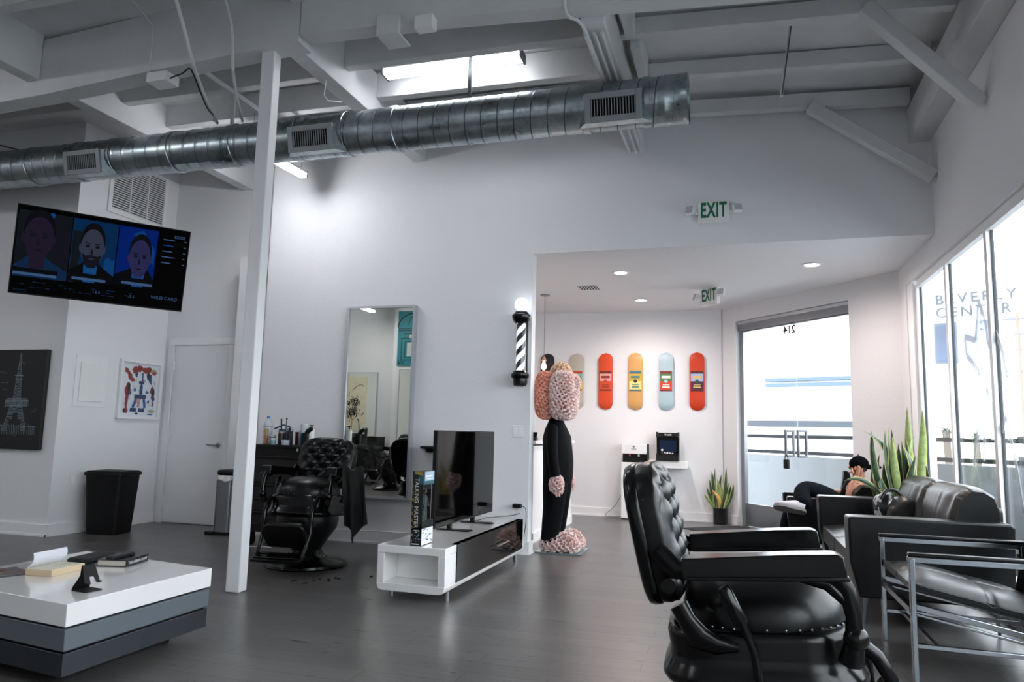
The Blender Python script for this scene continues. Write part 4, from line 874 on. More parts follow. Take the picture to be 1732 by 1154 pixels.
# suit body: elliptical loft
b = MB()
b.loft([((0.0, 0, .655), (.215, .135)), ((.005, 0, .70), (.215, .142)), ((.005, 0, .85), (.205, .146)), ((-.005, 0, .98), (.20, .142)), ((-.012, 0, 1.08), (.205, .135)), ((-.02, 0, 1.16), (.19, .105)), ((-.02, 0, 1.22), (.12, .08)), ((-.015, 0, 1.27), (.07, .065)), ((-.015, 0, 1.31), (.06, .06))], 28)
b.loft([((.10, -.03, .68), (.09, .03)), ((.115, -.03, .82), (.10, .03)), ((.1, -.03, 1.0), (.09, .025)), ((.06, 0, 1.14), (.05, .02))], 16)
b.obj('suit_jacket', M_suit, fg, smooth=60)
for s in (-1, 1):
    b = MB(); b.loft([((-.02, s * .17, 1.17), (.055, .07)), ((-.01, s * .215, 1.10), (.06, .075)), ((0, s * .24, .98), (.055, .07)), ((.012, s * .245, .86), (.05, .065)), ((.03, s * .245, .74), (.052, .06)), ((.035, s * .245, .715), (.05, .058))], 20)
    b.obj('suit_sleeve', M_suit, fg, smooth=60)
    b = MB(); b.loft([((-.0, s * .09, .72), (.095, .12)), ((-.0, s * .1, .6), (.1, .12)), ((-.01, s * .11, .4), (.095, .10)), ((-.03, s * .115, .2), (.09, .09)), ((-.03, s * .115, .12), (.088, .098)), ((-.02, s * .115, .1), (.085, .1))], 20)
    b.obj('trouser_leg', M_suit, fg, smooth=60)
    # hand : palm with five stubby fingers covered in roses
    b = MB(); b.ell((.05, s * .25, .655), .06, .045, .07, 16, 10)
    for k, (dx, dz, L) in enumerate(((-.035, -.05, .05), (-.012, -.062, .062), (.014, -.062, .06), (.036, -.05, .05))):
        b.loft([((.05 + dx, s * .25, .655 + dz), .014), ((.055 + dx, s * .248, .655 + dz - L * .55), .013), ((.065 + dx, s * .242, .655 + dz - L), .009)], 8)
    b.loft([((.095, s * .25, .68), .016), ((.112, s * .245, .655), .014), ((.115, s * .24, .625), .01)], 8)
    h = b.obj('flower_hand', core, fg)
    roses_on('rose_petals', [((.05, s * .25, .65), (.062, .05, .08), 50, .019, 0, 2., None), ((.085, s * .25, .60), (.03, .035, .035), 16, .013, 0, 2., None), ((.02, s * .25, .60), (.03, .035, .03), 12, .013, 0, 2., None)], h, 20 + s)
    b = MB(); b.ell((.05, s * .115, .07), .175, .085, .085, 20, 12, fn=lambda p: Vector((p.x, p.y, max(p.z, -.055)))); b.ell((-.02, s * .115, .12), .09, .08, .05, 16, 8)
    f_ = b.obj('flower_shoe', core, fg)
    roses_on('rose_petals', [((.06, s * .115, .075), (.19, .095, .085), 150, .020, 0, 2.4, lambda p: p.z > -.055), ((.12, s * .115, .12), (.10, .08, .07), 48, .020, 0, 2.2, lambda p: p.z > 0)], f_, 30 + s)
g = thing('glass_base_plate', 'thin square glass plate under the flower figure', 'base plate', (-1.61, 7.10, 0)); b = MB(); b.box((-.21, -.22, .001), (.23, .22, .012)); b.obj('plate', mat('green_glass_edge', '#6f8288', .08, spec=.6), g)

# ================================================================= CONSOLE + TV
g = thing('tv_console', 'long low white gloss media console with a black glass drawer', 'media console', (-2.065, 5.56, 0))
x0, x1, y0, y1, z0, z1 = -.245, .245, -.945, .94, .055, .352; t = .052
b = MB()
b.prism([(x0, z0 + .04), (x0 + .01, z0 + .012), (x0 + .04, z0), (x1 - .04, z0), (x1 - .01, z0 + .012), (x1, z0 + .04), (x1, z0 + t), (x0, z0 + t)], y0, y1, 'xz')
b.box((x0, y0, z1 - t), (x1, y1, z1)); b.box((x0, y0, z0 + t), (x0 + t, y1, z1 - t)); b.box((x1 - t, y0, z0 + t), (x1, y0 + .2, z1 - t)); b.box((x0 + t, y0 + .2, z0 + t), (x1, y0 + .24, z1 - t)); b.box((x0 + t, y1 - .06, z0 + t), (x1, y1, z1 - t)); b.box((x0 + t, y0 + .24, z0 + t), (x1 - .05, y1 - .06, z1 - t))
b.obj('console_body', M_glossw, g, bev=.004)
b = MB(); b.box((x1 - .04, y0 + .2, z0 + .05), (x1 + .006, y1 - .055, z1 + .004)); b.box((x1 - .04, y0 + .2, z1 - .001), (x1 + .006, y1 - .055, z1 + .004)); dw = b.obj('drawer', M_blackg, g, bev=.002)
b = MB(); b.beam((x1 + .03, .05, .235), (x1 + .03, .37, .235), .01, .012); b.beam((x1 + .006, .08, .235), (x1 + .03, .08, .235), .01, .01); b.beam((x1 + .006, .34, .235), (x1 + .03, .34, .235), .01, .01); b.obj('drawer_handle', M_chrome, dw)
b = MB(); b.box((x1 - .001, y0 + .2, z0 + .045), (x1 + .004, y1 - .055, z0 + .05)); b.obj('chrome_strip', M_chrome, g)
for x in (x0 + .06, x1 - .03):
    for y in (y0 + .12, y1 - .15): b = MB(); b.cyl((x, y, 0), (x, y, z0 + .005), .018, n=14); b.obj('foot', M_steel, g)
g = thing('flat_television', 'black flat screen television standing on the white console', 'television', (-2.14, 5.83, .353))
b = MB(); b.box((-.022, -.675, .045), (.012, .69, .768)); b.box((-.05, -.4, .1), (-.02, .42, .5)); b.obj('television_body', M_blackp, g, bev=.004)
b = MB(); b.box((.012, -.668, .058), (.0145, .683, .761)); b.obj('screen', M_blackg, g)
for y in (-.33, .2): 
    b = MB(); b.prism([(-.1, y - .03), (.17, y - .06), (.19, y - .0), (.17, y + .03), (-.1, y + .03)], .0, .008); b.box((-.02, y - .02, .008), (.01, y + .02, .05)); b.obj('television_foot', M_blackm, g)
# toy box
g = thing('toy_box', 'tall window display toy box reading TALKING on the white console', 'toy box', (-2.05, 4.745, .353))
W_, D_, H_ = .078, .19, .49
b = MB(); b.box((-W_ / 2, -D_ / 2, 0), (W_ / 2, D_ / 2, .115)); b.box((-W_ / 2, -D_ / 2, .40), (W_ / 2, D_ / 2, H_)); b.box((-W_ / 2, -D_ / 2, .1), (-W_ / 2 + .004, D_ / 2, .41)); b.box((-W_ / 2, -D_ / 2, .1), (W_ / 2, -D_ / 2 + .004, .41)); b.box((-W_ / 2, D_ / 2 - .004, .1), (W_ / 2 - .02, D_ / 2, .41))
b.prism([(W_ / 2, .115), (W_ / 2, .16), (W_ / 2 - .02, .115)], -D_ / 2, D_ / 2, 'xz'); b.obj('box_shell', mat('dark_box_card', '#0d1416', .35), g)
b = MB(); b.T = Matrix.Translation((-.008, -D_ / 2 - .0008, .275)) @ Matrix.Rotation(R(90), 4, 'Y') @ Matrix.Rotation(R(0), 4, 'X')
tmpT = Matrix.Rotation(R(90), 4, 'X'); b.T = Matrix.Translation((-.006, -D_ / 2 - .0012, .265)) @ tmpT @ Matrix.Rotation(R(-90), 4, 'Z')
b.text('TALKING  MASTER P', .040, Matrix.Identity(4), .0004, sx=.98); b.obj('box_lettering', mat('cream_print', '#d9d4c8', .5), g)
b = MB(); rnd = random.Random(8)
cm = [mat('box_gold', '#8a7a3a', .4), mat('box_teal', '#1f5560', .4), mat('box_pale_blue', '#9fb3c6', .4), mat('box_white', '#e4e6ea', .4), mat('box_brown', '#4a2b22', .5)]
b.mi = 0; b.prism([(-.02, .47), (.036, .462), (.036, .488), (-.025, .488)], -D_ / 2 - .001, -D_ / 2, 'xz'); b.mi = 1; b.box((.008, -D_ / 2 - .001, .405), (.038, -D_ / 2, .458))
b.mi = 2; b.box((W_ / 2, -.07, .42), (W_ / 2 + .001, .09, .487)); b.mi = 1; b.box((W_ / 2, -.09, .402), (W_ / 2 + .0012, .09, .425)); b.mi = 3; b.box((W_ / 2, -.06, .45), (W_ / 2 + .0016, .06, .462)); b.box((W_ / 2, -.04, .435), (W_ / 2 + .0016, .07, .441))
b.mi = 3; b.box((W_ / 2, -D_ / 2, .005), (W_ / 2 + .001, D_ / 2, .11))
for k in range(26): b.mi = rnd.choice((1, 2, 2)); y, z = rnd.uniform(-.085, .07), rnd.uniform(.01, .1); b.box((W_ / 2 + .001, y, z), (W_ / 2 + .0016, y + rnd.uniform(.01, .03), z + rnd.uniform(.004, .012)))
for k in range(26): b.mi = rnd.choice((1, 3, 2, 4)); x, z = rnd.uniform(-.034, .028), rnd.uniform(.02, .095); b.box((x, -D_ / 2 - .0012, z), (x + rnd.uniform(.002, .007), -D_ / 2, z + rnd.uniform(.003, .01)))
for k in range(7): b.mi = 0; z = .11 + k * .045; b.box((-.039, -D_ / 2 - .001, z), (-.034 + rnd.uniform(0, .012), -D_ / 2, z + .02))
b.mi = 3; b.box((-.03, -D_ / 2 - .001, .008), (.02, -D_ / 2, .014)); b.obj('box_artwork', cm, g)
b = MB(); fx, fy = .012, -.01   # figure inside
M_doll = [mat('doll_camo', '#3b4038', .7, vary=.4, vscale=60), mat('doll_skin', '#4a3026', .6), mat('doll_dark', '#14171a', .6)]
b.mi = 0
for s in (-1, 1): b.loft([((fx, fy + s * .015, .225), .017), ((fx, fy + s * .018, .17), .016), ((fx, fy + s * .02, .12), .012)], 10); b.mi = 2; b.loft([((fx, fy + s * .03, .315), .012), ((fx + .004, fy + s * .043, .28), .012), ((fx + .016, fy + s * .03, .25), .01)], 10); b.mi = 0
b.mi = 2; b.loft([((fx, fy, .22), (.03, .018)), ((fx, fy, .26), (.028, .02)), ((fx, fy, .31), (.036, .02)), ((fx, fy, .33), (.012, .012))], 14); b.mi = 1; b.ell((fx + .002, fy, .352), .016, .015, .021, 14, 10); b.mi = 2; b.ell((fx - .001, fy, .364), .018, .017, .013, 14, 8); b.mi = 1; b.ell((fx + .022, fy + .03, .252), .008, .01, .008, 8, 6)
b.obj('toy_figure', M_doll, g)
b = MB(); b.box((W_ / 2 - .001, -D_ / 2 + .005, .116), (W_ / 2, D_ / 2 - .02, .40)); b.obj('clear_window', M_film, g)

# ================================================================= BARBER CHAIRS
def superell(t, e): c, s = math.cos(t), math.sin(t); return math.copysign(abs(c) ** e, c), math.copysign(abs(s) ** e, s)
def barber_chair(name, label, loc, rz, tilt=4.):
    ch = thing(name, label, 'barber chair', loc, rz, 'vintage black barber chairs')
    ti = Matrix.Translation((0, 0, .5)) @ Matrix.Rotation(R(-tilt), 4, 'Y') @ Matrix.Translation((0, 0, -.5))
    def mk(t=True):
        b = MB()
        if t: b.T = ti
        return b
    b = mk(False); b.lathe([(.32, 0), (.33, .012), (.325, .03), (.29, .045), (.2, .06), (.15, .085), (.13, .12), (.11, .14)], n=48); b.obj('base', M_blackm, ch)
    b = mk(False); b.lathe([(.12, .13), (.15, .18), (.19, .24), (.235, .30), (.25, .36), (.245, .41), (.1, .43)], n=40); b.obj('pedestal', mat('black_cast_iron', '#0b0c0e', .3, bump=.6, bscale=18), ch)
    # moulded skirt
    b = mk(); rings = []
    prof = [(.0, .575, .80), (.0, .57, .94), (.01, .56, 1.0), (.0, .54, 1.02), (-.0, .49, 1.0), (0, .46, 1.03), (0, .435, 1.09), (0, .42, 1.10), (0, .405, 1.07), (0, .40, .9)]
    for (_, z, s) in prof:
        ring = []
        for k in range(48):
            x, y = superell(2 * PI * k / 48, .45); wig = 1 + .025 * math.cos(8 * PI * k / 48)
            ring.append(b.bm.verts.new((.005 + x * .265 * s * wig, y * .245 * s * wig, z)))
        rings.append(ring)
    for i in range(len(rings) - 1):
        for k in range(48): b.bm.faces.new([rings[i][k], rings[i][(k + 1) % 48], rings[i + 1][(k + 1) % 48], rings[i + 1][k]])
    b.bm.faces.new(rings[0]); b.bm.faces.new(rings[-1][::-1])
    for v in b.bm.verts: v.co = ti @ v.co
    b.obj('seat_frame', M_blackm, ch, smooth=60)
    b = mk(); 
    b.ell((.02, 0, .57), .245, .245, .15, 40, 18, pw=.82, fn=lambda p: Vector((p.x, p.y, p.z if p.z > 0 else p.z * .3))); b.obj('seat', M_leather, ch, smooth=80)
    b = mk()
    for k in range(44):
        t = 2 * PI * k / 44; x, y = superell(t, .8); b.ell((.02 + x * .247, y * .247, .572), .005, .005, .005, 8, 5)
    b.obj('nail_trim', mat('dark_nickel', '#5a5c60', .25, .9), ch)
    for s in (-1, 1):
        b = mk(); ys = s * .285
        pts = [(-.2, .0), (-.2, .052), (.10, .062), (.215, .062), (.235, .055), (.24, .0), (.235, -.006), (-.2, -.006)]
        b.prism([(x, .732 + z) for x, z in pts], ys - .042, ys + .042, 'xz'); b.box((-.19, ys - .047, .722), (.245, ys + .047, .735)); b.obj('armrest', M_blackm, ch, bev=.012, seg=3)
        b = mk()  # front scroll support
        b.loft([((.215, ys, .73), (.02, .03)), ((.24, ys, .69), (.018, .024)), ((.25, ys, .62), (.018, .022)), ((.245, ys, .56), (.02, .026)), ((.24, ys * .98, .53), (.024, .03)), ((.235, ys * .93, .50), (.03, .035))], 14)
        b.ell((.25, ys, .565), .034, .03, .034, 16, 10)
        b.loft([((.12, ys, .725), (.012, .012)), ((.19, ys, .71), (.014, .02)), ((.235, ys, .66), (.014, .014))], 10); b.obj('arm_support', M_blackm, ch, smooth=60)
        b = mk(); b.loft([((-.22, s * .245, .64), (.024, .03)), ((-.2, s * .25, .60), (.022, .028)), ((-.17, s * .25, .55), (.024, .04)), ((-.12, s * .25, .53), (.022, .03)), ((-.06, s * .25, .525), (.015, .012))], 14)
        b.loft([((-.27, s * .27, .80), (.015, .03)), ((-.22, s * .28, .745), (.02, .03)), ((-.17, s * .283, .745), (.02, .028))], 12); b.cyl((-.245, s * .22, .70), (-.245, s * .285, .70), .022); b.obj('back_bracket', M_blackm, ch, smooth=60)
    # backrest
    TB = ti @ Matrix.Translation((-.262, 0, .62)) @ Matrix.Rotation(R(-8), 4, 'Y')
    BH, BW = .435, .265
    def outl(t):
        x, y = superell(t, .5)
        z = BH / 2 + y * BH / 2; w = BW * (1 - .10 * (1 - z / BH)) * x
        if y > 0: w *= 1 - .12 * y ** 3
        return w, z
    b = MB(); b.T = TB   # shell
    sh = [(-.045, .80), (-.055, .93), (-.048, 1.0), (-.035, 1.02), (-.015, 1.02), (-.01, 1.0)]
    rings = []
    for (x, s) in sh:
        rings.append([b.bm.verts.new((x, outl(2 * PI * k / 56)[0] * s, BH / 2 + (outl(2 * PI * k / 56)[1] - BH / 2) * s)) for k in range(56)])
    for i in range(len(rings) - 1):
        for k in range(56): b.bm.faces.new([rings[i][k], rings[i][(k + 1) % 56], rings[i + 1][(k + 1) % 56], rings[i + 1][k]])
    b.bm.faces.new(rings[0]); b.bm.faces.new(rings[-1][::-1])
    for v in b.bm.verts: v.co = TB @ v.co
    b.obj('back_shell', M_blackm, ch, smooth=50)
    b = MB()
    def cush(u, v):   # polar grid, u angle, v radius 0..1
        w, z = outl(2 * PI * u); r = v
        yy, zz = w * min(1, r), BH / 2 + (z - BH / 2) * min(1, r)
        if r <= 1:
            base = .085 * (1 - r ** 6 * .55)
            a, c = yy / .125, (zz - .03) / .125
            tuft = abs(math.sin(PI * (a + c) / 1.) * math.sin(PI * (a - c) / 1.)) ** .5
            dep = .034 * (1 - tuft) * max(0, 1 - r ** 5)
            # piping folds toward the edge
            x = base - dep
        return Vector((x, yy, zz))
    NR, NT = 46, 120; rows = []
    for j in range(NR + 1):
        r = j / NR; rows.append([b.bm.verts.new(cush(k / NT, max(r, .002))) for k in range(NT)])
    edge = [((.030, 1.0)), (.012, 1.015), (-.01, 1.0)]
    for (x, s) in edge: rows.append([b.bm.verts.new((x, outl(2 * PI * k / NT)[0] * s, BH / 2 + (outl(2 * PI * k / NT)[1] - BH / 2) * s)) for k in range(NT)])
    for j in range(len(rows) - 1):
        for k in range(NT): b.bm.faces.new([rows[j][k], rows[j][(k + 1) % NT], rows[j + 1][(k + 1) % NT], rows[j + 1][k]])
    b.bm.faces.new(rows[0])
    for v in b.bm.verts: v.co = TB @ v.co
    bc = b.obj('backrest', M_leather, ch, smooth=80)
    b = MB(); b.T = TB
    for i in range(-3, 4):
        for j in range(-1, 6):
            if (i + j) % 2: continue
            y, z = i * .125 / 1, .03 + j * .125
            if abs(y) > .2 or z < .05 or z > BH - .05: continue
            b.ell((.058, y, z), .006, .011, .011, 10, 6)
    b.obj('tuft_button', M_leather, bc)
    # lever
    b = mk(False); b.loft([((-.01, -.30, .44), .012), ((-.02, -.315, .52), .011), ((-.05, -.325, .60), .012), ((-.055, -.325, .605), .02), ((-.1, -.33, .69), .021), ((-.107, -.33, .70), .014)], 14); b.loft([((-.0, -.23, .42), .016), ((-.01, -.31, .44), .016)], 10); b.obj('lever', M_blackm, ch, smooth=50)
    # leg rest
    for s in (-1, 1):
        b = mk(False); b.loft([((.255, s * .2, .56), (.016, .02)), ((.31, s * .2, .52), (.016, .02)), ((.345, s * .2, .46), (.016, .02)), ((.35, s * .2, .38), (.016, .018)), ((.36, s * .2, .30), (.014, .016)), ((.44, s * .19, .16), (.013, .016)), ((.47, s * .19, .12), (.013, .016))], 12); b.obj('leg_rest_arm', M_blackm, ch, smooth=60)
    b = mk(False); b.T = Matrix.Translation((.365, 0, .29)) @ Matrix.Rotation(R(22), 4, 'Y'); b.prism(rrect(.34, .2, .05, 6), -.02, .035, 'yz'); b.obj('leg_rest_pad', M_leather, ch, bev=.015, seg=3)
    b = mk(False); b.T = Matrix.Translation((.47, 0, .13)) @ Matrix.Rotation(R(12), 4, 'Y'); b.prism(rrect(.16, .40, .03, 5), -.012, .012, 'xy'); b.box((-.05, -.18, .012), (-.035, .18, .02)); b.box((.035, -.18, .012), (.05, .18, .02)); b.obj('footplate', M_blackm, ch, bev=.004)
    return ch
c1 = barber_chair('barber_chair', 'large black barber chair in the right foreground, seen from its side', (.06, 2.56, 0), R(1))
def place(loc, rz, label):
    c = copy_tree(c1); c.location = loc; c.rotation_euler = (0, 0, rz); c['label'] = label; return c
place((-3.39, 5.48, 0), R(-84), 'black barber chair in front of the tool chest with a towel')
place((-7.2, .4, 0), R(75), 'black barber chair facing away, reflected in the wall mirror')
place((-6.2, .6, 0), R(120), 'black barber chair behind the camera, nearest in the mirror reflection')
# towel / cape hanging on the right arm of the far chair
g = thing('black_cape', 'black barber cape draped over the armrest of the chair by the mirror', 'cape', (-2.985, 5.50, 0)); b = MB()
def cape(u, v):
    x = -.075 + .17 * u + .05 * v + .012 * math.sin(u * 14 + 3 * v) * v
    z = .80 - v * (.46 + .13 * max(0, 1 - abs(u - .35) * 3)) + .02 * math.sin(u * 9)
    return (x, -.10 + .05 * math.sin(u * 11) * v + .02 * v + u * .06, z)
b.grid(cape, 24, 24); co = b.obj('cape_cloth', mat('black_cape_cloth', '#0a0b0d', .75), g, smooth=80); sd = co.modifiers.new('t', 'SOLIDIFY'); sd.thickness = .012
# ---- tool chests
def tool_chest(label, loc, rz, w=.62, group='black rolling tool chests'):
    g = thing('tool_chest', label, 'tool chest', loc, rz, group)
    b = MB(); b.box((-w / 2, -.2, .13), (w / 2, .2, .94)); b.obj('chest_body', M_blackp, g, bev=.006)
    for k in range(5):
        z = .2 + k * .13; b = MB(); b.box((-w / 2 + .02, -.208, z), (w / 2 - .02, -.2, z + .12)); d = b.obj('drawer', mat('black_drawer_paint', '#0f1012', .4), g, bev=.003)
        b = MB(); b.box((-w / 2 + .04, -.222, z + .095), (w / 2 - .04, -.208, z + .11)); b.obj('drawer_handle', M_blackm, d)
    b = MB(); b.box((-w / 2 - .008, -.21, .92), (w / 2 + .008, .21, .948)); b.obj('top_mat', M_blackp, g, bev=.004)
    for x in (-w / 2 + .06, w / 2 - .06):
        for y in (-.14, .14): b = MB(); b.cyl((x - .02, y, .05), (x + .02, y, .05), .05, n=20); b.box((x - .03, y - .03, .09), (x + .03, y + .03, .13)); b.obj('caster', M_blackp, g)
    return g
tc_ = tool_chest('black rolling tool chest holding bottles behind the post', (-4.17, 6.33, 0), 0, .66)
b = MB(); b.box((.22, -.209, .895), (.24, -.207, .918)); b.obj('maker_plate', mat('pale_sticker', '#c9c9c9', .5), tc_)
t2 = copy_tree(tc_); t2.location = (-7.95, -1.75, 0); t2.rotation_euler = (0, 0, PI); t2['label'] = 'black rolling tool chest against the rear wall, seen in the mirror'
# things on the chest
ZT = .949
def bottle(name, label, cat, x, y, prof, m, extra=None, group='grooming bottles on the tool chest'):
    o = thing(name, label, cat, (x, y, ZT), group=group); b = MB(); b.lathe(prof, n=24); b.obj('bottle_body', m, o)
    if extra:
        for nm, pr, mm in extra: b = MB(); b.lathe(pr, n=20); b.obj(nm, mm, o)
    return o
def tint(n, c, a=.5): return mat(n, c, .12, alpha=a, spec=.6)
bottle('water_bottle', 'tall clear plastic water bottle with blue cap on the tool chest', 'bottle', -4.40, 6.30, [(.03, 0), (.042, .01), (.043, .06), (.041, .07), (.043, .08), (.043, .17), (.042, .185), (.035, .21), (.016, .235), (.0135, .25)], tint('clear_pet', '#c5d2da', .55),
       [('cap', [(.015, .25), (.016, .252), (.016, .27), (.014, .273)], mat('blue_cap', '#2f6ea8', .4)), ('wrap_label', [(.0435, .075), (.0437, .078), (.0437, .168), (.0435, .17)], mat('bottle_label', '#b6c2cf', .5)), ('label_band', [(.0439, .172), (.0441, .174), (.0441, .179), (.0439, .18)], mat('red_band', '#b4615c', .5))])
g = thing('disinfectant_jar', 'jar of blue liquid with combs standing in it', 'jar', (-4.265, 6.36, ZT), group='grooming bottles on the tool chest')
b = MB(); b.lathe([(.045, 0), (.047, .005), (.047, .19), (.045, .19), (.045, .19)], n=28, cap=False); b.obj('glass_jar', M_glass, g); b = MB(); b.cyl((0, 0, .004), (0, 0, .15), .043, n=28); b.obj('blue_liquid', mat('barbicide_blue', '#123f6a', .15), g)
b = MB(); b.beam((-.02, 0, .1), (-.03, 0, .25), .006, .02); b.beam((.02, .01, .1), (.03, 0, .24), .006, .012); b.ell((.032, 0, .25), .01, .006, .012, 8, 6); b.beam((.0, 0, .19), (-.09, -.02, .15), .014, .012); b.beam((0, 0, .19), (.07, 0, .175), .014, .012); b.obj('combs', M_blackp, g)
g = thing('shaving_brush', 'shaving brush with wooden handle in front of the clear bottle', 'brush', (-4.335, 6.19, ZT)); b = MB(); b.lathe([(.016, 0), (.018, .005), (.012, .03), (.02, .06), (.022, .07), (.018, .085)], n=20); b.obj('brush_handle', mat('pink_wood', '#a5694e', .4), g); b = MB(); b.lathe([(.018, .085), (.02, .12), (.022, .145), (.015, .152)], n=20); b.obj('bristles', mat('tan_bristle', '#a98e6c', .9), g)
def pot(label, x, y, r, h, body, lid, lh=.014): bottle('grooming_jar', label, 'jar', x, y, [(r * .95, 0), (r, .004), (r, h), (r * .9, h + .003)], mat('jar_' + body[1:], body, .4), [('lid', [(r * 1.04, h), (r * 1.06, h + .002), (r * 1.06, h + lh), (r * .98, h + lh + .002)], mat('lid_' + lid[1:], lid, .4))])
pot('small grey jar with pale lid beside the shaving brush', -4.285, 6.22, .026, .075, '#71757a', '#c9cdd0'); pot('small teal and white jar in front of the grey jar', -4.235, 6.16, .026, .045, '#7fa3a6', '#cfd3d4'); pot('wide low white cream jar at the chest edge', -4.10, 6.16, .037, .03, '#b9bcc6', '#c8c9d2')
pot('short beige jar behind the small jars', -4.21, 6.27, .026, .11, '#8e7c70', '#b9aaa0'); pot('squat matte black jar between the two tall dark bottles', -4.17, 6.19, .03, .09, '#15171b', '#1b1e24'); pot('dark bottle with pale green lid', -4.125, 6.26, .032, .13, '#16201f', '#8fa8a6', .03)
pot('orange tinted jar behind the dark bottles', -4.08, 6.36, .04, .11, '#6f3a2c', '#7a4636')
bottle('nozzle_bottle', 'black squeeze bottle with pointed nozzle', 'bottle', -4.085, 6.20, [(.026, 0), (.028, .005), (.028, .11), (.018, .13), (.012, .135), (.006, .17), (.003, .175)], M_blackp)
bottle('white_squeeze_bottle', 'small milky squeeze bottle left of the blue cup', 'bottle', -4.03, 6.32, [(.026, 0), (.028, .005), (.028, .12), (.02, .15), (.008, .165), (.005, .2)], mat('milky_plastic', '#aab6c0', .4))
bottle('blue_cup', 'clear cup half full of blue liquid', 'cup', -3.99, 6.30, [(.030, .0), (.033, .11), (.034, .115)], mat('blue_fluid', '#1f66a6', .15), [('cup_rim', [(.0345, .11), (.038, .2), (.037, .2), (.034, .115)], tint('frost_cup', '#d8dde4', .5))])
bottle('pump_bottle', 'white pump bottle with black pump beside the blue cup', 'bottle', -3.93, 6.33, [(.03, 0), (.032, .005), (.032, .14), (.024, .155), (.012, .16)], M_white, [('pump', [(.008, .16), (.008, .185), (.02, .187), (.02, .195)], M_blackp)])
g = thing('hair_clipper', 'black hair clipper lying on the tool chest behind the chair back', 'clipper', (-3.90, 6.18, ZT)); b = MB(); b.loft([((0, 0, .1), .02), ((.03, 0, .14), .024), ((.07, 0, .165), .02)], 12); b.box((-.03, -.02, 0), (.03, .02, .12)); b.obj('clipper_body', M_blackp, g, bev=.006)
# cables under
tube_thing('cable', 'white power cable hanging behind the barber chair to the baseboard', 'cable', [(-3.72, 6.5, .6), (-3.68, 6.55, .35), (-3.6, 6.6, .12), (-3.5, 6.7, .125), (-3.1, 6.725, .125), (-2.75, 6.73, .12)], .006, M_pipe)
tube_thing('cable', 'pale cable lying on the floor under the tool chest', 'cable', [(-4.7, 6.3, .008), (-4.6, 6.1, .008), (-4.4, 6.02, .008), (-4.2, 6.1, .008), (-4.1, 6.05, .008)], .006, M_pipe)
tube_thing('cable', 'thin black cable hanging behind the barber chair', 'cable', [(-3.85, 6.4, .62), (-3.75, 6.45, .4), (-3.72, 6.5, .2), (-3.85, 6.5, .02)], .005, M_blackp)

# ================================================================= COFFEE TABLE
tr = math.atan2(-.90, -.0)
g = thing('coffee_table', 'low three tier coffee table with gloss white top', 'coffee table', (-3.18, 2.98, 0))
A_, B_, C_ = Vector((-2.692, 3.437)), Vector((-2.69, 2.534)), Vector((-3.643, 3.578))
uy = (B_ - A_).normalized(); ux = Vector((-1, .148)).normalized()
def tier(nm, z0, z1, m, ins=0, shift=(0, 0)):
    a = A_ - ux * (-ins) + uy * ins; pts = []
    p1 = A_ + ux * ins + uy * ins; p2 = B_ + ux * ins - uy * ins; p3 = B_ + ux * (1.02 - ins) - uy * ins; p4 = A_ + ux * (1.02 - ins) + uy * ins
    b = MB(); b.prism([(p.x + shift[0], p.y + shift[1]) for p in (p1, p2, p3, p4)], z0, z1); return b.obj(nm, m, g, bev=.003, world=True)
tier('tabletop', .265, .36, M_glossw); tier('middle_tier', .165, .255, mat('blue_grey_lacquer', '#5c656c', .25), .004); tier('bottom_tier', .06, .155, mat('dark_slate_lacquer', '#20262e', .25), .008); tier('spacer', .155, .265, M_dark, .02); tier('plinth', .0, .06, M_dark, .14)
ZT2 = .361
def book(name, label, cx, cy, ang, w, d, h, cov, page='#cfc3ac', z=ZT2, title=None, group=None, cat='book'):
    o = thing(name, label, cat, (cx, cy, z), ang, group)
    b = MB(); b.box((-w / 2 + .004, -d / 2 + .004, .003), (w / 2 - .002, d / 2 - .004, h - .003)); b.obj('pages', mat('pages_' + page[1:], page, .8), o)
    b = MB(); b.box((-w / 2, -d / 2, 0), (w / 2, d / 2, .003)); b.box((-w / 2, -d / 2, h - .003), (w / 2, d / 2, h)); b.box((-w / 2, -d / 2, .003), (-w / 2 + .003, d / 2, h - .003)); b.obj('cover', mat('cover_' + cov[1:], cov, .35), o)
    return o
# black book with title on spine ; spine faces the camera side
o = thing('hardback_book', 'thick black book with white spine lettering under the remote', 'book', (-3.213, 3.36, ZT2), R(104))
b = MB(); b.box((-.105, -.08, .004), (.10, .075, .031)); b.obj('pages', mat('book_pages', '#c4beb4', .85), o)
b = MB(); b.box((-.11, -.085, 0), (.105, .08, .004)); b.box((-.11, -.085, .031), (.105, .08, .035)); b.box((-.11, -.085, .004), (.105, -.08, .031)); b.obj('cover', mat('black_book_cover', '#0e0f12', .3), o)
b = MB(); b.text('THE URBAN GAME', .021, Matrix.Translation((0, -.0855, .0165)) @ Matrix.Rotation(R(90), 4, 'X'), .0003, sx=1.05); b.obj('spine_lettering', mat('white_foil', '#d8dade', .4), o)
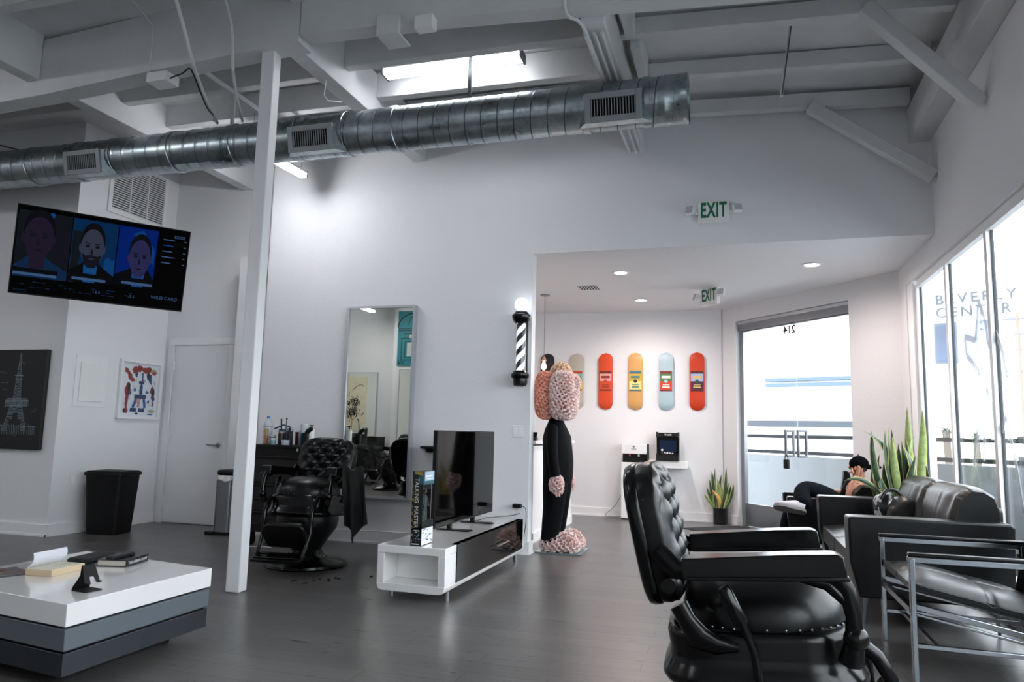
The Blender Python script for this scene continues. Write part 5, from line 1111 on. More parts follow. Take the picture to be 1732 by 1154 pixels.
# remote on black book
o = thing('remote_control', 'slim black remote control resting on the black book', 'remote', (-3.20, 3.33, ZT2 + .036), R(96))
b = MB(); b.prism(rrect(.19, .042, .012), 0, .016); b.obj('remote_body', M_blackp, o, bev=.004)
b = MB()
for i in range(9):
    for j in range(3): b.box((-.075 + i * .017, -.013 + j * .011, .016), (-.065 + i * .017, -.006 + j * .011, .0185))
b.obj('remote_buttons', mat('grey_rubber', '#4b4e52', .6), o)
o = thing('soft_case', 'flat black case lying behind the phone stand', 'case', (-3.42, 3.36, ZT2), R(100)); b = MB(); b.prism(rrect(.26, .14, .03), 0, .03); b.obj('case_body', mat('black_fabric', '#121315', .8), o, bev=.015, seg=3)
o = thing('paperback_book', 'cream edged paperback with an open curled cover page', 'book', (-3.315, 3.03, ZT2), R(96))
b = MB(); b.box((-.105, -.075, 0), (.11, .075, .03)); b.obj('pages', mat('cream_pages', '#cdb796', .85), o)
b = MB(); b.box((-.104, -.074, .03), (.109, .074, .031)); b.obj('title_page', mat('pale_page', '#d7d3bf', .8), o)
b = MB(); rnd = random.Random(4)
for k in range(22): x, y = rnd.uniform(-.02, .07), rnd.uniform(-.03, .02); b.box((x, y, .0312), (x + rnd.uniform(.004, .016), y + .002, .0314))
b.obj('printed_marks', mat('grey_ink', '#4c4c48', .8), o)
b = MB(); b.grid(lambda u, v: (-.105 + .215 * u, .075 - .035 * v - .02 * math.sin(v * PI), .032 + .075 * v ** 1.15), 8, 12); po_ = b.obj('curled_cover', mat('white_paper', '#d3d5dd', .7), o, smooth=80); sd = po_.modifiers.new('t', 'SOLIDIFY'); sd.thickness = .0008
o = thing('phone_stand', 'black metal phone stand on the coffee table', 'phone stand', (-2.835, 2.77, ZT2), R(-8))
b = MB(); b.prism(rrect(.10, .085, .012), 0, .004)
b.obj('stand_base', M_blackp, o)
# leaning back plate (local x: forward away from spine)
b = MB(); hh = .115
pts = []
def slab(P, q, w, t=.004): b.beam(P, q, w, t, up=(1, 0, .4))
slab((-.048, 0, .0), (-.01, 0, hh), .0, .0) if False else None
b.prism([(-.042, 0), (.042, 0), (.042, .02), (.030, .045), (.022, .07), (.03, .118), (-.03, .118), (-.022, .07), (-.030, .045), (-.042, .02)], 0, .004)
for v in b.bm.verts:
    y, h = v.co.x, v.co.y; t_ = v.co.z; v.co = Vector((-.048 + h * .32 + t_, y, h * .95))
b.obj('stand_spine', M_blackp, o)
b = MB(); b.prism([(-.03, 0), (.03, 0), (.034, -.05), (.036, -.085), (.018, -.085), (.012, -.06), (-.012, -.06), (-.018, -.085), (-.036, -.085), (-.034, -.05)], 0, .004)
for v in b.bm.verts:
    y, h = v.co.x, v.co.y; t_ = v.co.z; v.co = Vector((-.008 - h * .42 + t_, y, .113 + h * .85))
for s in (-1, 1): b.box((.026, s * .027 - .008, .036), (.048, s * .027 + .008, .041))
b.obj('stand_cradle', M_blackp, o)
o = thing('magazine', 'glossy magazine with a red patterned cover at the table edge', 'magazine', (-3.52, 2.86, ZT2), R(70)); b = MB(); b.box((-.14, -.105, 0), (.14, .105, .008)); b.obj('pages', mat('black_magazine_edge', '#1a1a1c', .4), o)
b = MB(); b.box((-.138, -.103, .008), (.138, .103, .0086)); b.obj('cover', mat('magazine_grey', '#6f6a6a', .25, vary=.3, vscale=25), o); b = MB(); rnd = random.Random(6)
for k in range(10):
    x, y = rnd.uniform(-.11, .1), rnd.uniform(-.07, .07); b.poly([(x + .02 * math.cos(a) * rnd.uniform(.6, 1.3), y + .015 * math.sin(a) * rnd.uniform(.6, 1.3), .0089 + k * .00003) for a in [2 * PI * q / 9 for q in range(9)]])
b.obj('cover_print', mat('cover_red', '#8c2f28', .3), o)

# ================================================================= SOFA + ARMCHAIR
def sofa(name, label, cat, X0, X1, Y0, Y1, arm=.19, zb=.84, zarm=.652, nseat=2, zs=.43, legs=True, pleat=True):
    g = thing(name, label, cat, ((X0 + X1) / 2, (Y0 + Y1) / 2, 0)); L = lambda b, n, m=M_leather2, bev=.03, **k: b.obj(n, m, g, bev=bev, seg=4, world=True, **k)
    for y0, y1 in ((Y0, Y0 + arm), (Y1 - arm, Y1)):
        b = MB(); b.prism([(X0 + .05, .17), (X1 - .02, .17), (X1, zarm - .02), (X1 - .02, zarm), (X0 + .0, zarm), (X0 - .005, zarm - .02), (X0, .38)], y0, y1, 'xz'); L(b, 'armrest', bev=.028)
    b = MB(); b.box((X0 + .06, Y0 + arm - .01, .17), (X1 - .1, Y1 - arm + .01, zs - .12)); L(b, 'sofa_base', bev=.02)
    w = (Y1 - Y0 - 2 * arm) / nseat
    for k in range(nseat):
        ya, yb = Y0 + arm + k * w, Y0 + arm + (k + 1) * w
        b = MB(); b.grid(lambda u, v: (X0 + .02 + (X1 - X0 - .3) * u, ya + .004 + (w - .008) * v, zs - .015 + .035 * (1 - abs(2 * u - 1) ** 4) * (1 - abs(2 * v - 1) ** 4)), 16, 16)
        b.box((X0 + .02, ya + .004, zs - .14), (X0 + .02 + (X1 - X0 - .3), yb - .004, zs - .015)); b.obj('seat_cushion', M_leather2, g, world=True, bev=.012, seg=3, smooth=70)
    b = MB(); b.box((X1 - .16, Y0 + arm - .03, .2), (X1 - .005, Y1 - arm + .03, zb - .10)); L(b, 'back_frame', bev=.04)
    for k in range(nseat):
        ya, yb = Y0 + arm * .5 + k * (Y1 - Y0 - arm) / nseat, Y0 + arm * .5 + (k + 1) * (Y1 - Y0 - arm) / nseat
        b = MB(); NU, NV = 30, 34
        def bk(u, v, s=0):
            # v goes around the profile : front bottom -> top -> back
            t = v; prof = [(X1 - .30, zs + .0), (X1 - .33, zs + .12), (X1 - .31, zb - .16), (X1 - .27, zb - .04), (X1 - .20, zb + .015), (X1 - .12, zb + .01), (X1 - .05, zb - .03), (X1 - .02, zb - .12), (X1 - .02, zs + .1)]
            f = t * (len(prof) - 1); i = min(int(f), len(prof) - 2); fr = f - i; fr = fr * fr * (3 - 2 * fr) * .3 + fr * .7
            x = prof[i][0] * (1 - fr) + prof[i + 1][0] * fr; z = prof[i][1] * (1 - fr) + prof[i + 1][1] * fr
            e = abs(2 * u - 1) ** 6; xm, zm = X1 - .16, (zs + zb) / 2
            x = x + (xm - x) * .22 * e; z = z + (zm - z) * .12 * e
            if pleat and t < .6: x += .0035 * math.sin(u * 38 + 9 * z + 2 * math.sin(u * 13)) * (1 + math.sin(u * 7)) * math.sin(PI * t / .6)
            return (x, ya + .004 + (yb - ya - .008) * u, z)
        b.grid(bk, NU, NV)
        for uu in (0, 1): b.poly([bk(uu, j / (NV - 1)) for j in range(NV)])
        b.obj('back_cushion', M_leather2, g, world=True, smooth=60)
    for x in (X0 + .1, X1 - .1):
        for y in (Y0 + .1, Y1 - .1): b = MB(); b.loft([((x, y, .175), .016), ((x - .015 * (1 if x > (X0 + X1) / 2 else -1) * -1, y, 0), .009)], 10); b.obj('leg', M_steel, g, world=True)
    return g
sofa('leather_sofa', 'black leather two seat sofa beside the windows', 'sofa', .665, 1.56, 5.05, 6.93)
# armchair the person sits in
ac = sofa('leather_armchair', 'black leather armchair behind the sofa with a person in it', 'armchair', .46, 1.30, 7.42, 8.16, arm=.12, zb=.70, zarm=.585, nseat=1, zs=.40, pleat=False)
# black chair back seen left of person's shoulder
g = thing('chair_back', 'black upright chair back in front of the seated person', 'bag', (1.02, 8.02, .43)); b = MB(); b.prism([(-.07, 0), (.07, 0), (.065, .30), (.05, .385), (.0, .395), (-.005, .33), (-.03, .18)], -.05, .05, 'xz'); b.obj('bag_body', M_blackp, g, bev=.01, seg=3)
# bag on sofa
g = thing('duffel_bag', 'black and white leather duffel bag lying on the sofa', 'bag', (1.20, 6.35, .48))
b = MB(); b.ell((.09, -.05, .08), .21, .2, .15, 30, 16, pw=.8, fn=lambda p: Vector((p.x, p.y, max(p.z, -.1) + .012 * math.sin(p.x * 40 + p.y * 20)))); b.obj('bag_body', M_leather2, g)
b = MB(); b.ell((-.10, .02, .12), .09, .10, .13, 24, 14, fn=lambda p: p + Vector((0, 0, .01 * math.sin(p.x * 60)))); b.obj('bag_end_panel', mat('black_white_patches', '#111315', .3), g)
nt = MATS['black_white_patches'].node_tree; nn = nt.nodes.new('ShaderNodeTexNoise'); nn.inputs['Scale'].default_value = 11; rr = nt.nodes.new('ShaderNodeValToRGB'); rr.color_ramp.interpolation = 'CONSTANT'
rr.color_ramp.elements[0].color = lin('#0e0f11'); rr.color_ramp.elements[1].position = .56; rr.color_ramp.elements[1].color = lin('#b9bcc0'); tcx = nt.nodes.new('ShaderNodeTexCoord'); nt.links.new(tcx.outputs['Object'], nn.inputs['Vector']); nt.links.new(nn.outputs['Fac'], rr.inputs[0]); nt.links.new(rr.outputs[0], nt.nodes['Principled BSDF'].inputs['Base Color'])
b = MB(); b.tube([(-.14, -.06, .2), (-.1, -.03, .27), (-.02, 0, .27), (.03, -.02, .2)], .012, 8, 2); b.obj('bag_handle', M_leather2, g)
# ---- chrome armchair
g = thing('chrome_armchair', 'low chrome framed armchair with black leather cushions', 'armchair', (1.15, 4.4, 0))
cs = mat('chair_chrome', '#8f9499', .18, 1.)
def bar(b, p, q, w=.028, h=.028): b.beam(p, q, w, h)
Xa, Xb = .80, 1.50
for Y_ in (4.03, 4.78):
    b = MB(); bar(b, (Xa, Y_, 0), (Xa, Y_, .565), .024, .036); bar(b, (Xb, Y_, 0), (Xb, Y_, .565), .024, .036); bar(b, (Xa - .018, Y_, .56), (Xb + .018, Y_, .56)); bar(b, (Xa, Y_, .345), (Xb, Y_, .20)); bar(b, (Xa, Y_, .31), (Xb, Y_, .165), .014, .014); bar(b, (Xa, Y_, .165), (Xb, Y_, .155), .018, .022)
    b.obj('side_frame', cs, g, world=True, bev=.003)
    b = MB(); b.box((Xa - .015, Y_ - .022, .575), (Xb + .015, Y_ + .022, .592)); b.obj('armrest_pad', M_leather2, g, world=True, bev=.006)
for x_, z_, w_ in ((Xa, .32, .028), (Xb, .18, .028), (Xa + .1, .16, .018)): b = MB(); bar(b, (x_, 4.045, z_), (x_, 4.765, z_), w_, w_); b.obj('cross_rail', cs, g, world=True)
b = MB(); sl = math.atan2(-.15, .7); b.T = Matrix.Translation((1.14, 4.405, .37)) @ Matrix.Rotation(-sl, 4, 'Y')
def seatc(u, v): 
    x, y = -.35 + .7 * u, -.35 + .70 * v; z = .055 * (1 - abs(2 * u - 1) ** 6) * (1 - abs(2 * v - 1) ** 6) - .012 * math.exp(-((u - .5) / .02) ** 2) - .012 * math.exp(-((v - .5) / .02) ** 2); return (x, y, z)
b.grid(seatc, 41, 41); b.grid(lambda u, v: seatc(u, v)[:2] + (-.5 * seatc(u, v)[2] - .02,), 41, 41)
b.box((-.345, -.345, -.03), (.345, .345, .005)); b.obj('seat_cushion', M_leather2, g, world=True, smooth=70)
b = MB(); b.T = Matrix.Translation((1.53, 4.405, .52)) @ Matrix.Rotation(R(14), 4, 'Y'); b.box((-.05, -.345, -.28), (.05, .345, .25)); b.obj('back_cushion', M_leather2, g, world=True, bev=.035, seg=4)

# big plant behind sofa
g = thing('tall_snake_plant', 'tall snake plant behind the sofa by the windows', 'plant', (1.40, 7.18, 0))
b = MB(); b.lathe([(.12, 0), (.13, .01), (.16, .40), (.17, .42), (.15, .42), (.14, .38)], n=36); b.obj('pot', MATS['black_ceramic'], g)
b = MB(); b.cyl((0, 0, .37), (0, 0, .385), .14, n=24); b.obj('soil', MATS['dark_soil'], g)
rnd = random.Random(21)
def toX(px, py, Y):   # helper only for choosing leaf tip positions on the plant's own depth plane
    return None
LV = [((.03, 1.42), .05, .0, 2), ((.165, 1.40), .055, .02, 2), ((-.26, 1.21), .045, -.05, 0), ((-.13, 1.25), .035, -.02, 0), ((-.09, 1.22), .045, -.01, 0), ((-.03, 1.13), .04, .01, 0), ((-.0, 1.17), .035, .02, 0), ((.05, 1.16), .04, -.02, 2), ((.09, 1.23), .04, .03, 0), ((.07, 1.10), .05, .0, 2), ((.2, 1.05), .035, .03, 0), ((-.2, 1.00), .05, -.07, 0), ((-.06, 1.05), .045, -.03, 0), ((-.04, 1.10), .045, 0, 0), ((.02, 1.02), .055, .02, 0), ((.12, 1.0), .04, .03, 0), ((-.16, .96), .04, -.05, 0), ((-.1, .98), .045, -.02, 0), ((.0, .92), .05, 0, 2), ((.05, .90), .05, .02, 0), ((-.25, .88), .035, -.06, 0), ((.15, .92), .04, .05, 0)]
for (tx, tz), w_, bn, mi in LV:
    y = rnd.uniform(-.09, .05); bx = tx * .35 + rnd.uniform(-.03, .03); leaf(g, (bx, y, .38), (min(tx, .17), y + rnd.uniform(-.06, .04), tz), w_, (1, rnd.uniform(-.7, .7), 0), (bn, 0, 0), rnd.uniform(-.9, .9), mi)
leaf(g, (-.1, -.1, .5), (-.50, -.15, .77), .035, (0, 0, 1), (0, 0, .12), .2, 0); leaf(g, (-.1, -.1, .55), (-.18, -.14, .62), .04, (1, .4, 0), (-.07, 0, .2), .4, 0); leaf(g, (-.10, -.06, .45), (-.33, -.12, 1.20), .055, (.3, .2, 1), (.11, 0, .13), .3, 0); leaf(g, (-.06, -.1, .5), (-.16, -.12, 1.22), .04, (1, .3, 0), (-.03, 0, 0), .4, 0); leaf(g, (-.02, -.1, .45), (-.11, -.14, 1.16), .05, (1, .1, 0), (-.02, 0, 0), -.3, 2); leaf(g, (.1, -.1, .45), (-.02, -.14, 1.08), .05, (1, .4, 0), (.03, 0, .02), .6, 0); leaf(g, (-.08, -.12, .45), (.06, -.16, 1.0), .045, (1, -.4, 0), (0, 0, 0), .5, 0); leaf(g, (.02, -.08, .6), (.0, -.1, 1.05), .045, (1, .2, 0), (.05, 0, 0), .2, 0); leaf(g, (.06, -.08, .5), (.14, -.1, .83), .025, (1, 0, 0), (.04, 0, .03), .2, 3)

# ================================================================= PERSON
pr = thing('person', 'person in black cap and dark clothes sitting in an armchair with crossed legs', 'person', (1.05, 7.75, .0))
M_skin = mat('warm_skin', '#a9765c', .5, vary=.08, vscale=12); M_cloth = mat('black_cotton', '#090a0d', .9, spec=.1, bump=.3, bscale=30); M_jean = mat('dark_navy_trousers', '#0d1118', .9, spec=.1, bump=.3, bscale=25)
def skin_mesh(name, nodes, edges, m, parent, sub=2):
    me = bpy.data.meshes.new(name); inv = parent.matrix_basis.inverted(); me.from_pydata([tuple(inv @ Vector(n[0])) for n in nodes], edges, []); o = bpy.data.objects.new(name, me); COL.objects.link(o); o.parent = parent
    md = o.modifiers.new('skin', 'SKIN'); md.use_smooth_shade = True
    for i, n in enumerate(nodes):
        r = n[1]; o.data.skin_vertices[0].data[i].radius = (r if isinstance(r, tuple) else (r, r))
    o.data.skin_vertices[0].data[0].use_root = True
    s = o.modifiers.new('sub', 'SUBSURF'); s.levels = sub; s.render_levels = sub; me.materials.append(m); return o
hip = (1.02, 7.76, .47)
nodes = [(hip, .12), ((1.06, 7.76, .58), .125), ((1.10, 7.755, .68), .125), ((1.115, 7.75, .745), .07), ((1.12, 7.745, .80), .05), ((1.115, 7.745, .86), .075), ((1.115, 7.745, .90), .07),
         ((1.08, 7.62, .70), .055), ((1.02, 7.58, .585), .046), ((1.0, 7.585, .60), .042), ((1.07, 7.63, .74), .032), ((1.09, 7.66, .79), .026),
         ((1.10, 7.90, .70), .055), ((1.02, 7.95, .60), .045), ((.88, 7.9, .60), .035), ((.82, 7.88, .625), .025)]
edges = [(0, 1), (1, 2), (2, 3), (3, 4), (4, 5), (5, 6), (2, 7), (7, 8), (8, 9), (9, 10), (10, 11), (2, 12), (12, 13), (13, 14), (14, 15)]
skin_mesh('body', nodes, edges, M_skin, pr)
# face details
b = MB(); b.ell((1.048, 7.745, .865), .018, .014, .02, 12, 8); b.ell((1.05, 7.745, .82), .02, .035, .008, 12, 6)
for s in (-1, 1): b.ell((1.11, 7.745 + s * .078, .86), .018, .01, .026, 10, 8)
b.obj('face_features', M_skin, pr, world=True)
b = MB()
for s in (-1, 1): b.ell((1.05, 7.745 + s * .03, .885), .008, .011, .007, 8, 6)
b.obj('eyes', M_dark, pr, world=True)
b = MB(); b.ell((1.125, 7.745, .87), .078, .077, .06, 18, 10); b.obj('hair', mat('dark_hair', '#1a1412', .8), pr, world=True)
b = MB(); b.ell((1.125, 7.745, .895), .088, .082, .078, 28, 16, fn=lambda p: Vector((p.x, p.y, max(p.z, -.03)))); b.ell((1.12, 7.745, .98), .01, .01, .006, 8, 6); cp = b.obj('baseball_cap', mat('black_cap_cloth', '#06070c', .9, bump=.2, bscale=60, spec=.05), pr, world=True)
b = MB(); b.ell((1.235, 7.745, .872), .085, .075, .024, 24, 8, fn=lambda p: Vector((p.x, p.y, p.z - 2 * p.y * p.y))); b.obj('cap_brim', MATS['black_cap_cloth'], cp, world=True)
# shirt
skin_mesh('shirt', [((1.03, 7.76, .47), .135), ((1.07, 7.76, .58), .14), ((1.11, 7.755, .68), .14), ((1.12, 7.75, .74), .085), ((1.09, 7.635, .705), .068), ((1.06, 7.60, .65), .062), ((1.11, 7.89, .705), .068), ((1.06, 7.93, .65), .062)], [(0, 1), (1, 2), (2, 3), (2, 4), (4, 5), (2, 6), (6, 7)], M_cloth, pr)
# hand on cheek (near side), five fingers
def hand(base, d, up, side, m=M_skin, name='hand', s=1.):
    base, d, up = Vector(base), Vector(d).normalized(), Vector(up).normalized(); sd = d.cross(up).normalized(); b = MB()
    b.loft([(base, (.026 * s, .016 * s)), (base + d * .03 * s, (.038 * s, .018 * s)), (base + d * .065 * s, (.040 * s, .016 * s))], 14)
    for k, L in enumerate((.055, .065, .062, .048)):
        o = base + d * .062 * s + sd * (-.028 + .0187 * k) * s; b.loft([(o, .0095 * s), (o + d * L * .45 * s + up * .004, .009 * s), (o + d * L * .75 * s - up * .008 * s, .0085 * s), (o + d * L * .85 * s - up * .025 * s, .007 * s)], 8)
    o = base + d * .02 * s - sd * .03 * s * side; b.loft([(o, .012 * s), (o + d * .02 * s - sd * .02 * s * side, .011 * s), (o + d * .05 * s - sd * .025 * s * side - up * .01, .009 * s)], 8)
    return b.obj(name, m, pr, world=True, smooth=60)
hand((1.09, 7.655, .78), (.25, .25, .9), (0, -1, .2), 1); hand((.83, 7.885, .62), (-.9, -.2, .25), (0, 0, 1), -1)
b = MB(); b.T = Matrix.Translation((.77, 7.86, .655)) @ Matrix.Rotation(R(-30), 4, 'Y'); b.box((-.04, -.035, -.005), (.04, .035, .005)); ph = b.obj('mobile_phone', M_blackp); tag(ph, 'black mobile phone held by the seated person', 'phone')
# legs
skin_mesh('trousers', [((1.0, 7.76, .46), .13), ((.98, 7.68, .48), .10), ((.80, 7.60, .60), .098), ((.625, 7.54, .665), .085), ((.585, 7.50, .63), .082), ((.59, 7.42, .55), .085), ((.60, 7.35, .50), .075), ((.98, 7.84, .46), .10), ((.72, 7.78, .50), .085), ((.58, 7.75, .50), .075), ((.49, 7.74, .42), .062), ((.45, 7.74, .26), .056), ((.45, 7.74, .12), .055)],
          [(0, 1), (1, 2), (2, 3), (3, 4), (4, 5), (5, 6), (0, 7), (7, 8), (8, 9), (9, 10), (10, 11), (11, 12)], M_jean, pr)
M_shoe = mat('white_leather_shoe', '#bdb8bd', .5); M_sole = mat('grey_rubber_sole', '#6a6766', .7)
def shoe(T):
    b = MB(); b.T = T
    b.loft([((-.10, 0, .05), (.032, .045)), ((-.07, 0, .055), (.04, .055)), ((0, 0, .045), (.042, .045)), ((.08, 0, .03), (.046, .03)), ((.14, 0, .022), (.04, .022)), ((.165, 0, .018), (.02, .012))], 18); b.loft([((-.06, 0, .08), (.04, .03)), ((-.055, 0, .12), (.036, .03))], 14)
    sh_ = b.obj('shoe', M_shoe, pr, world=True, smooth=70); b = MB(); b.T = T
    P = [(-.115, 0), (-.105, -.03), (-.06, -.038), (0, -.035), (.08, -.048), (.14, -.042), (.172, -.015), (.172, .015), (.14, .042), (.08, .048), (0, .035), (-.06, .038), (-.105, .03)]
    b.prism(P, -.02, .008); b.obj('shoe_sole', M_sole, sh_, bev=.005) if False else b.obj('shoe_sole', M_sole, sh_, bev=.004, world=False)
    return sh_
def shoe_at(T):
    inv = pr.matrix_basis.inverted() @ T; b = MB(); b.T = inv
    b.loft([((-.10, 0, .05), (.032, .045)), ((-.07, 0, .055), (.04, .055)), ((0, 0, .045), (.042, .045)), ((.08, 0, .03), (.046, .03)), ((.14, 0, .022), (.04, .022)), ((.165, 0, .018), (.02, .012))], 18); b.loft([((-.06, 0, .08), (.04, .03)), ((-.055, 0, .12), (.036, .03))], 14)
    sh_ = b.obj('shoe', M_shoe, pr, smooth=70); b = MB(); b.T = inv
    P = [(-.115, 0), (-.105, -.03), (-.06, -.038), (0, -.035), (.08, -.048), (.14, -.042), (.172, -.015), (.172, .015), (.14, .042), (.08, .048), (0, .035), (-.06, .038), (-.105, .03)]
    b.prism(P, -.02, .008); b.obj('shoe_sole', M_sole, sh_, bev=.004)
# crossed foot: toe toward -X and slightly down, sole turned to the camera
ax = Vector((-.97, -.05, .16)).normalized(); upz = Vector((.05, .62, .78)); upz = (upz - ax * upz.dot(ax)).normalized(); ay = upz.cross(ax)
T1 = Matrix((ax, ay, upz)).transposed().to_4x4(); T1.translation = (.50, 7.33, .48); shoe_at(T1)
T2 = Matrix.Translation((.41, 7.74, .022)) @ Matrix.Rotation(PI, 4, 'Z'); shoe_at(T2)

# ================================================================= REAR WALL (seen in mirror)
def rmirror(x0, x1, z0, z1, yb, label):
    g = thing('wall_mirror', label, 'mirror', ((x0 + x1) / 2, yb, (z0 + z1) / 2)); w, h = (x1 - x0) / 2, (z1 - z0) / 2
    b = MB(); b.frame(-w, w, -h, h, .02, 0, .04); b.box((-w + .01, .0, -h + .01), (w - .01, .02, h - .01)); b.obj('frame', MATS['silver_frame'], g); b = MB(); b.box((-w + .02, .02, -h + .02), (w - .02, .03, h - .02)); b.obj('mirror_glass', M_mirror, g)
rmirror(-8.78, -7.98, .45, 2.44, -2.2, 'tall mirror on the rear wall, seen inside the wall mirror')
rmirror(-7.32, -6.55, .45, 2.49, -1.95, 'narrow rear mirror below the teal painting')
g = thing('teal_painting', 'teal painting with black building outlines on the rear wall', 'picture', (-6.95, -1.95, 3.2))
b = MB(); b.box((-.44, 0, -.63), (.44, .035, .63)); b.obj('canvas', mat('teal_paint', '#127a86', .6), g)
b = MB()
def st3(pts, w): 
    for a, c in zip(pts, pts[1:]):
        a3, c3 = Vector((a[0], .036, a[1])), Vector((c[0], .036, c[1])); d = c3 - a3; n = Vector((-d.z, 0, d.x)).normalized() * w / 2; b.poly([a3 - n, c3 - n, c3 + n, a3 + n])
st3([(.44 * math.cos(R(a)) * .95 - .02, .25 + .33 * math.sin(R(a))) for a in range(0, 181, 12)], .03)
for p in ([(-.42, .22), (.42, .22)], [(-.42, .17), (.42, .17)], [(-.34, .0), (-.34, -.5), (.3, -.5), (.3, 0), (-.34, 0)], [(-.25, -.08), (-.25, -.45), (.0, -.45), (0, -.08), (-.25, -.08)], [(-.3, .1), (-.05, .1), (-.05, -.02)], [(.1, .1), (.1, -.02), (.3, -.02)], [(-.4, -.5), (-.38, -.6), (-.33, -.52), (-.3, -.6), (-.25, -.5)], [(.2, .3), (.25, .45), (.3, .3)], [(-.2, .3), (-.1, .5), (0, .3)]): st3(p, .016)
b.obj('black_outlines', mat('black_paint', '#0c1214', .6), g)
b = MB(); b.box((-.2, .0355, -.42), (-.02, .0362, -.1)); b.box((-.15, .0355, .0), (.05, .0362, .08)); b.obj('pale_panels', mat('pale_grey_paint', '#b8bcb8', .7), g)
g = thing('sketch_canvas', 'beige canvas with a black ink sketch, reflected in the mirrors', 'picture', (-13.0, YC, 2.0))
b = MB(); b.box((-.6, -.04, -.95), (.55, 0, .95)); b.obj('canvas', mat('beige_canvas', '#e6dcc6', .8, vary=.06), g)
b = MB(); rnd = random.Random(14)
def st4(pts, w): 
    for a, c in zip(pts, pts[1:]):
        a3, c3 = Vector((a[0], -.0415, a[1])), Vector((c[0], -.0415, c[1])); d = c3 - a3
        if d.length < 1e-5: continue
        n = Vector((-d.z, 0, d.x)).normalized() * w / 2; b.poly([a3 - n, c3 - n, c3 + n, a3 + n])
for c_, r_ in (((.15, .05), .13), ((.15, .05), .07)): st4([(c_[0] + r_ * .7 * math.cos(R(a)), c_[1] + r_ * math.sin(R(a))) for a in range(0, 361, 24)], .035)
for k in range(90):
    x, z = rnd.gauss(-.05, .2), rnd.gauss(-.2, .25); st4([(x, z), (x + rnd.uniform(-.08, .08), z + rnd.uniform(-.14, .14)), (x + rnd.uniform(-.1, .1), z + rnd.uniform(-.15, .15))], rnd.uniform(.008, .024))
st4([(.0, .45), (.15, .6), (.35, .68), (.45, .6)], .02); st4([(-.1, -.2), (.1, -.2), (.1, -.4), (-.08, -.4), (-.1, -.2)], .03)
b.obj('ink_lines', mat('black_ink', '#1b1b1a', .8), g)
g = thing('broom', 'wooden handled broom leaning by the rear tool chest', 'broom', (-8.42, -1.9, 0)); b = MB(); b.cyl((0, .12, .05), (-.1, -.12, 1.35), .012, n=10); b.obj('broom_handle', mat('broom_wood', '#b07f45', .5), g); b = MB(); b.box((-.12, .08, 0), (.12, .15, .1)); b.obj('broom_head', mat('broom_bristle', '#3a3a3a', .9), g, bev=.01)
tube_thing('spray_bottle', 'dark spray bottle on the rear tool chest, seen in the mirror', 'bottle', [(-8.0, -1.75, .95), (-8.0, -1.75, 1.08), (-7.98, -1.72, 1.12)], .035, mat('spray_dark', '#23282e', .4), 1)
tube_thing('spray_bottle', 'pale blue spray bottle on the rear tool chest, seen in the mirror', 'bottle', [(-8.12, -1.72, .95), (-8.12, -1.72, 1.08), (-8.1, -1.70, 1.12)], .03, mat('spray_blue', '#8fb4cc', .4), 1)
for k, (x, y) in enumerate(((-3.05, 4.9), (-2.92, 5.05), (-2.6, 5.3))):
    b = MB(); rnd = random.Random(40 + k)
    for q in range(7):
        a = rnd.uniform(0, 6.28); px, py = x + rnd.uniform(-.08, .08), y + rnd.uniform(-.08, .08); b.ell((px, py, .004), rnd.uniform(.006, .016), rnd.uniform(.004, .01), .004, 8, 5)
    o = b.obj('hair_clippings', mat('dark_hair', '#1a1412', .8)); tag(o, ['cut hair tufts on the floor in front of the barber chair', 'cut hair tufts on the floor right of the barber chair', 'cut hair tufts on the floor nearest the white console'][k], 'hair clippings', None, 'stuff')

# ================================================================= OUTSIDE
M_conc = mat('pale_stucco', '#777b7e', .85); M_railm = mat('dark_rail_paint', '#14191e', .6, spec=.2)
b = MB(); b.box((1.78, -6, -.15), (3.0, 12.6, -.02)); b.T = T45; b.box((-2.5, .15, -.15), (4.5, 1.7, -.02)); struct(b.obj('balcony_floor', mat('balcony_screed', '#c4c6c8', .85)))
b = MB(); b.box((2.9, -6, -.15), (3.02, 9.3, .90)); b.T = T45; b.box((-4.0, 1.5, -.15), (3.05, 1.62, .87)); struct(b.obj('balcony_parapet', M_conc))
b = MB(); b.T = T45
b.box((.2, .16, -.15), (.29, .4, 3.2)) if False else None
b.T = Matrix.Identity(4)
b = MB()
for z0, z1 in ((1.125, 1.2), (.93, .98)): b.box((2.93, -6, z0), (2.99, 9.3, z1))
b.T = T45
for z0, z1 in ((1.125, 1.175), (.895, .945)): b.box((-4.0, 1.53, z0), (3.1, 1.59, z1))
b.T = Matrix.Identity(4); rail = b.obj('balcony_railing', M_railm); tag(rail, 'dark double rail above the balcony parapet outside the windows', 'railing')
g = thing('rail_handle', 'dark hooked handrail end outside behind the glass door', 'handrail'); g.matrix_basis = T45; b = MB(); b.tube([(1.55, 1.42, 1.16), (1.55, 1.42, .75), (1.55, 1.42, .62), (1.59, 1.42, .56), (1.62, 1.42, .62)], .035, 10, 1); b.obj('handrail_bar', M_railm, g)
b = MB(); b.box((1.78, -6, 3.75), (2.3, 13, 3.85)); struct(b.obj('balcony_canopy', mat('balcony_screed', '#c4c6c8', .85)))
b = MB(); b.box((-150, -60, -4.6), (250, 300, -4.5)); struct(b.obj('street_ground', mat('pale_asphalt', '#a6a9ab', .9)))
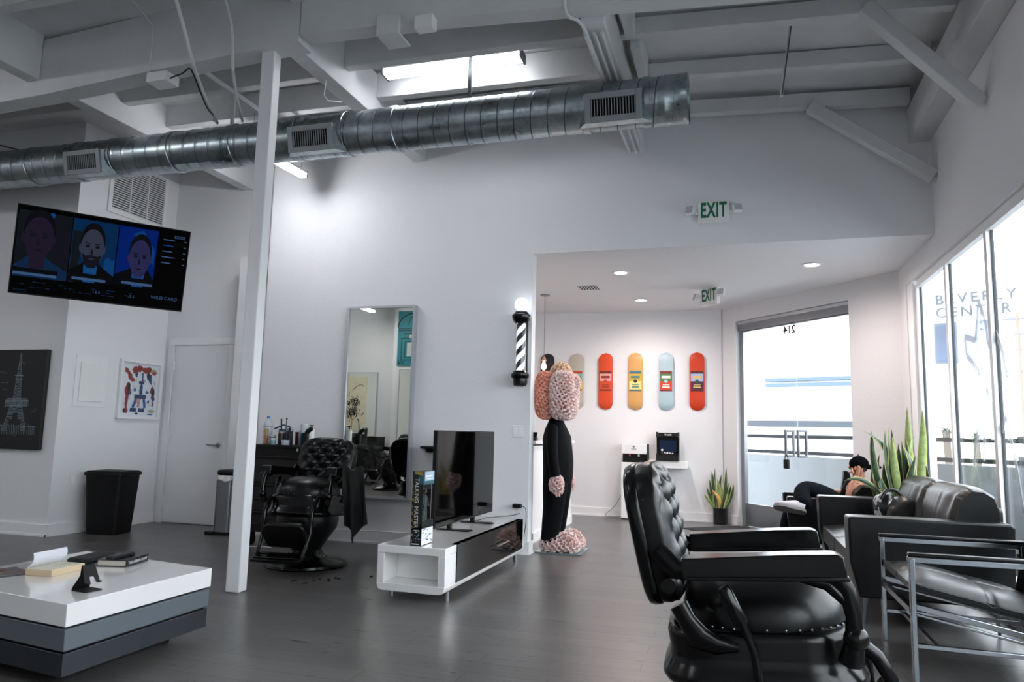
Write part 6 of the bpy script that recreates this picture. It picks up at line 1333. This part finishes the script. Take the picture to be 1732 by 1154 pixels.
# far building facing the shop
fa = R(-26); Fd = Vector((math.cos(fa), math.sin(fa), 0)); Fn = Vector((-math.sin(fa), math.cos(fa), 0)); FO = Fn * 62
TF = Matrix((Fd, Fn, Vector((0, 0, 1)))).transposed().to_4x4(); TF.translation = FO
g = thing('mall_building', 'large pale shopping mall building across the street with wall lettering', 'building'); g.matrix_basis = TF
b = MB(); b.box((-38, 0, -4.5), (60, 30, 13.1)); b.obj('facade', mat('white_facade', '#dfe1e3', .9), g)
mt = mat('pale_blue_band', '#4b5c72', .6)
b = MB(); b.box((-27.2, -.4, 5.95), (-17, 0, 6.25)); b.box((-27.2, -.4, 5.5), (-17, 0, 5.78)); b.obj('window_band', mt, g)
b = MB(); b.box((-28.6, -1, 2.12), (-17, 0, 2.62)); b.obj('entrance_canopy', mat('grey_canopy', '#363d44', .7), g)
def sg(t, x, z, s): b.text(t, s, Matrix.Translation((x, -.3, z)) @ Matrix.Rotation(R(90), 4, 'X'), .1, 'LEFT', sp=1.35)
b = MB(); sg('BEVERLY', -13.9, 11.7, 1.05); sg('CENTER', -13.9, 10.7, 1.05); b.obj('wall_lettering', mat('grey_sign_letters', '#4a5259', .7), g)
g = thing('billboard', 'framed blue and red billboard poster on the far building', 'billboard'); g.matrix_basis = TF @ Matrix.Translation((-11.9, -1.2, 8.35))
b = MB(); b.box((-1.95, 0, -1.5), (1.95, .4, 1.5)); b.obj('billboard_frame', mat('billboard_dark', '#4b5866', .6), g); b = MB(); b.box((-1.8, -.05, -1.35), (1.8, 0, 1.35)); b.obj('billboard_poster', mat('billboard_poster', '#33455f', .6, vary=.35, vscale=.6), g)
for k, (x, h) in enumerate(((-8.8, 3.4), (-7.6, 3.2), (-3.2, 3.6))):
    g = thing('palm_tree', ['palm tree seen through the first window', 'palm tree seen through the second window', 'palm tree seen through the third window'][k], 'tree'); g.matrix_basis = TF @ Matrix.Translation((x, -22, -4.5))
    b = MB(); b.tube([(0, 0, 0), (.1, 0, 3), (0, 0, h + 2.8)], .16, 8, 1); b.obj('trunk', mat('palm_trunk', '#5b534a', .9), g)
    b = MB(); rnd = random.Random(k)
    for q in range(26):
        a = 2 * PI * q / 26; e = rnd.uniform(-.3, .9); d = Vector((math.cos(a), math.sin(a), 0)); L_ = .62
        P_ = [Vector((0, 0, h + 2.8)) + d * L_ * t + Vector((0, 0, e * L_ * t - 1.1 * t * t * L_ * .8)) for t in (0, .3, .6, 1)]; s = Vector((-d.y, d.x, 0))
        for i in range(3): b.poly([P_[i] - s * .06 * (1 - i / 4), P_[i + 1] - s * .06 * (1 - (i + 1) / 3.2), P_[i + 1] + s * .06 * (1 - (i + 1) / 3.2), P_[i] + s * .06 * (1 - i / 4)])
    b.obj('palm_fronds', mat('palm_green', '#46574a', .8), g)
g = thing('utility_pole', 'wooden utility pole with cross arms beyond the windows', 'pole'); g.matrix_basis = TF @ Matrix.Translation((-5.7, -22, -4.5)); b = MB(); b.cyl((0, 0, 0), (0, 0, 11.6), .09, .07, 10); b.obj('pole_shaft', mat('pole_wood', '#8a7468', .9), g)
b = MB()
for z in (11.3, 10.6, 9.9, 8.9): b.box((-.55, -.06, z - .04), (.55, .06, z + .04))
b.obj('cross_arm', mat('pole_arm', '#6f7075', .8), g)
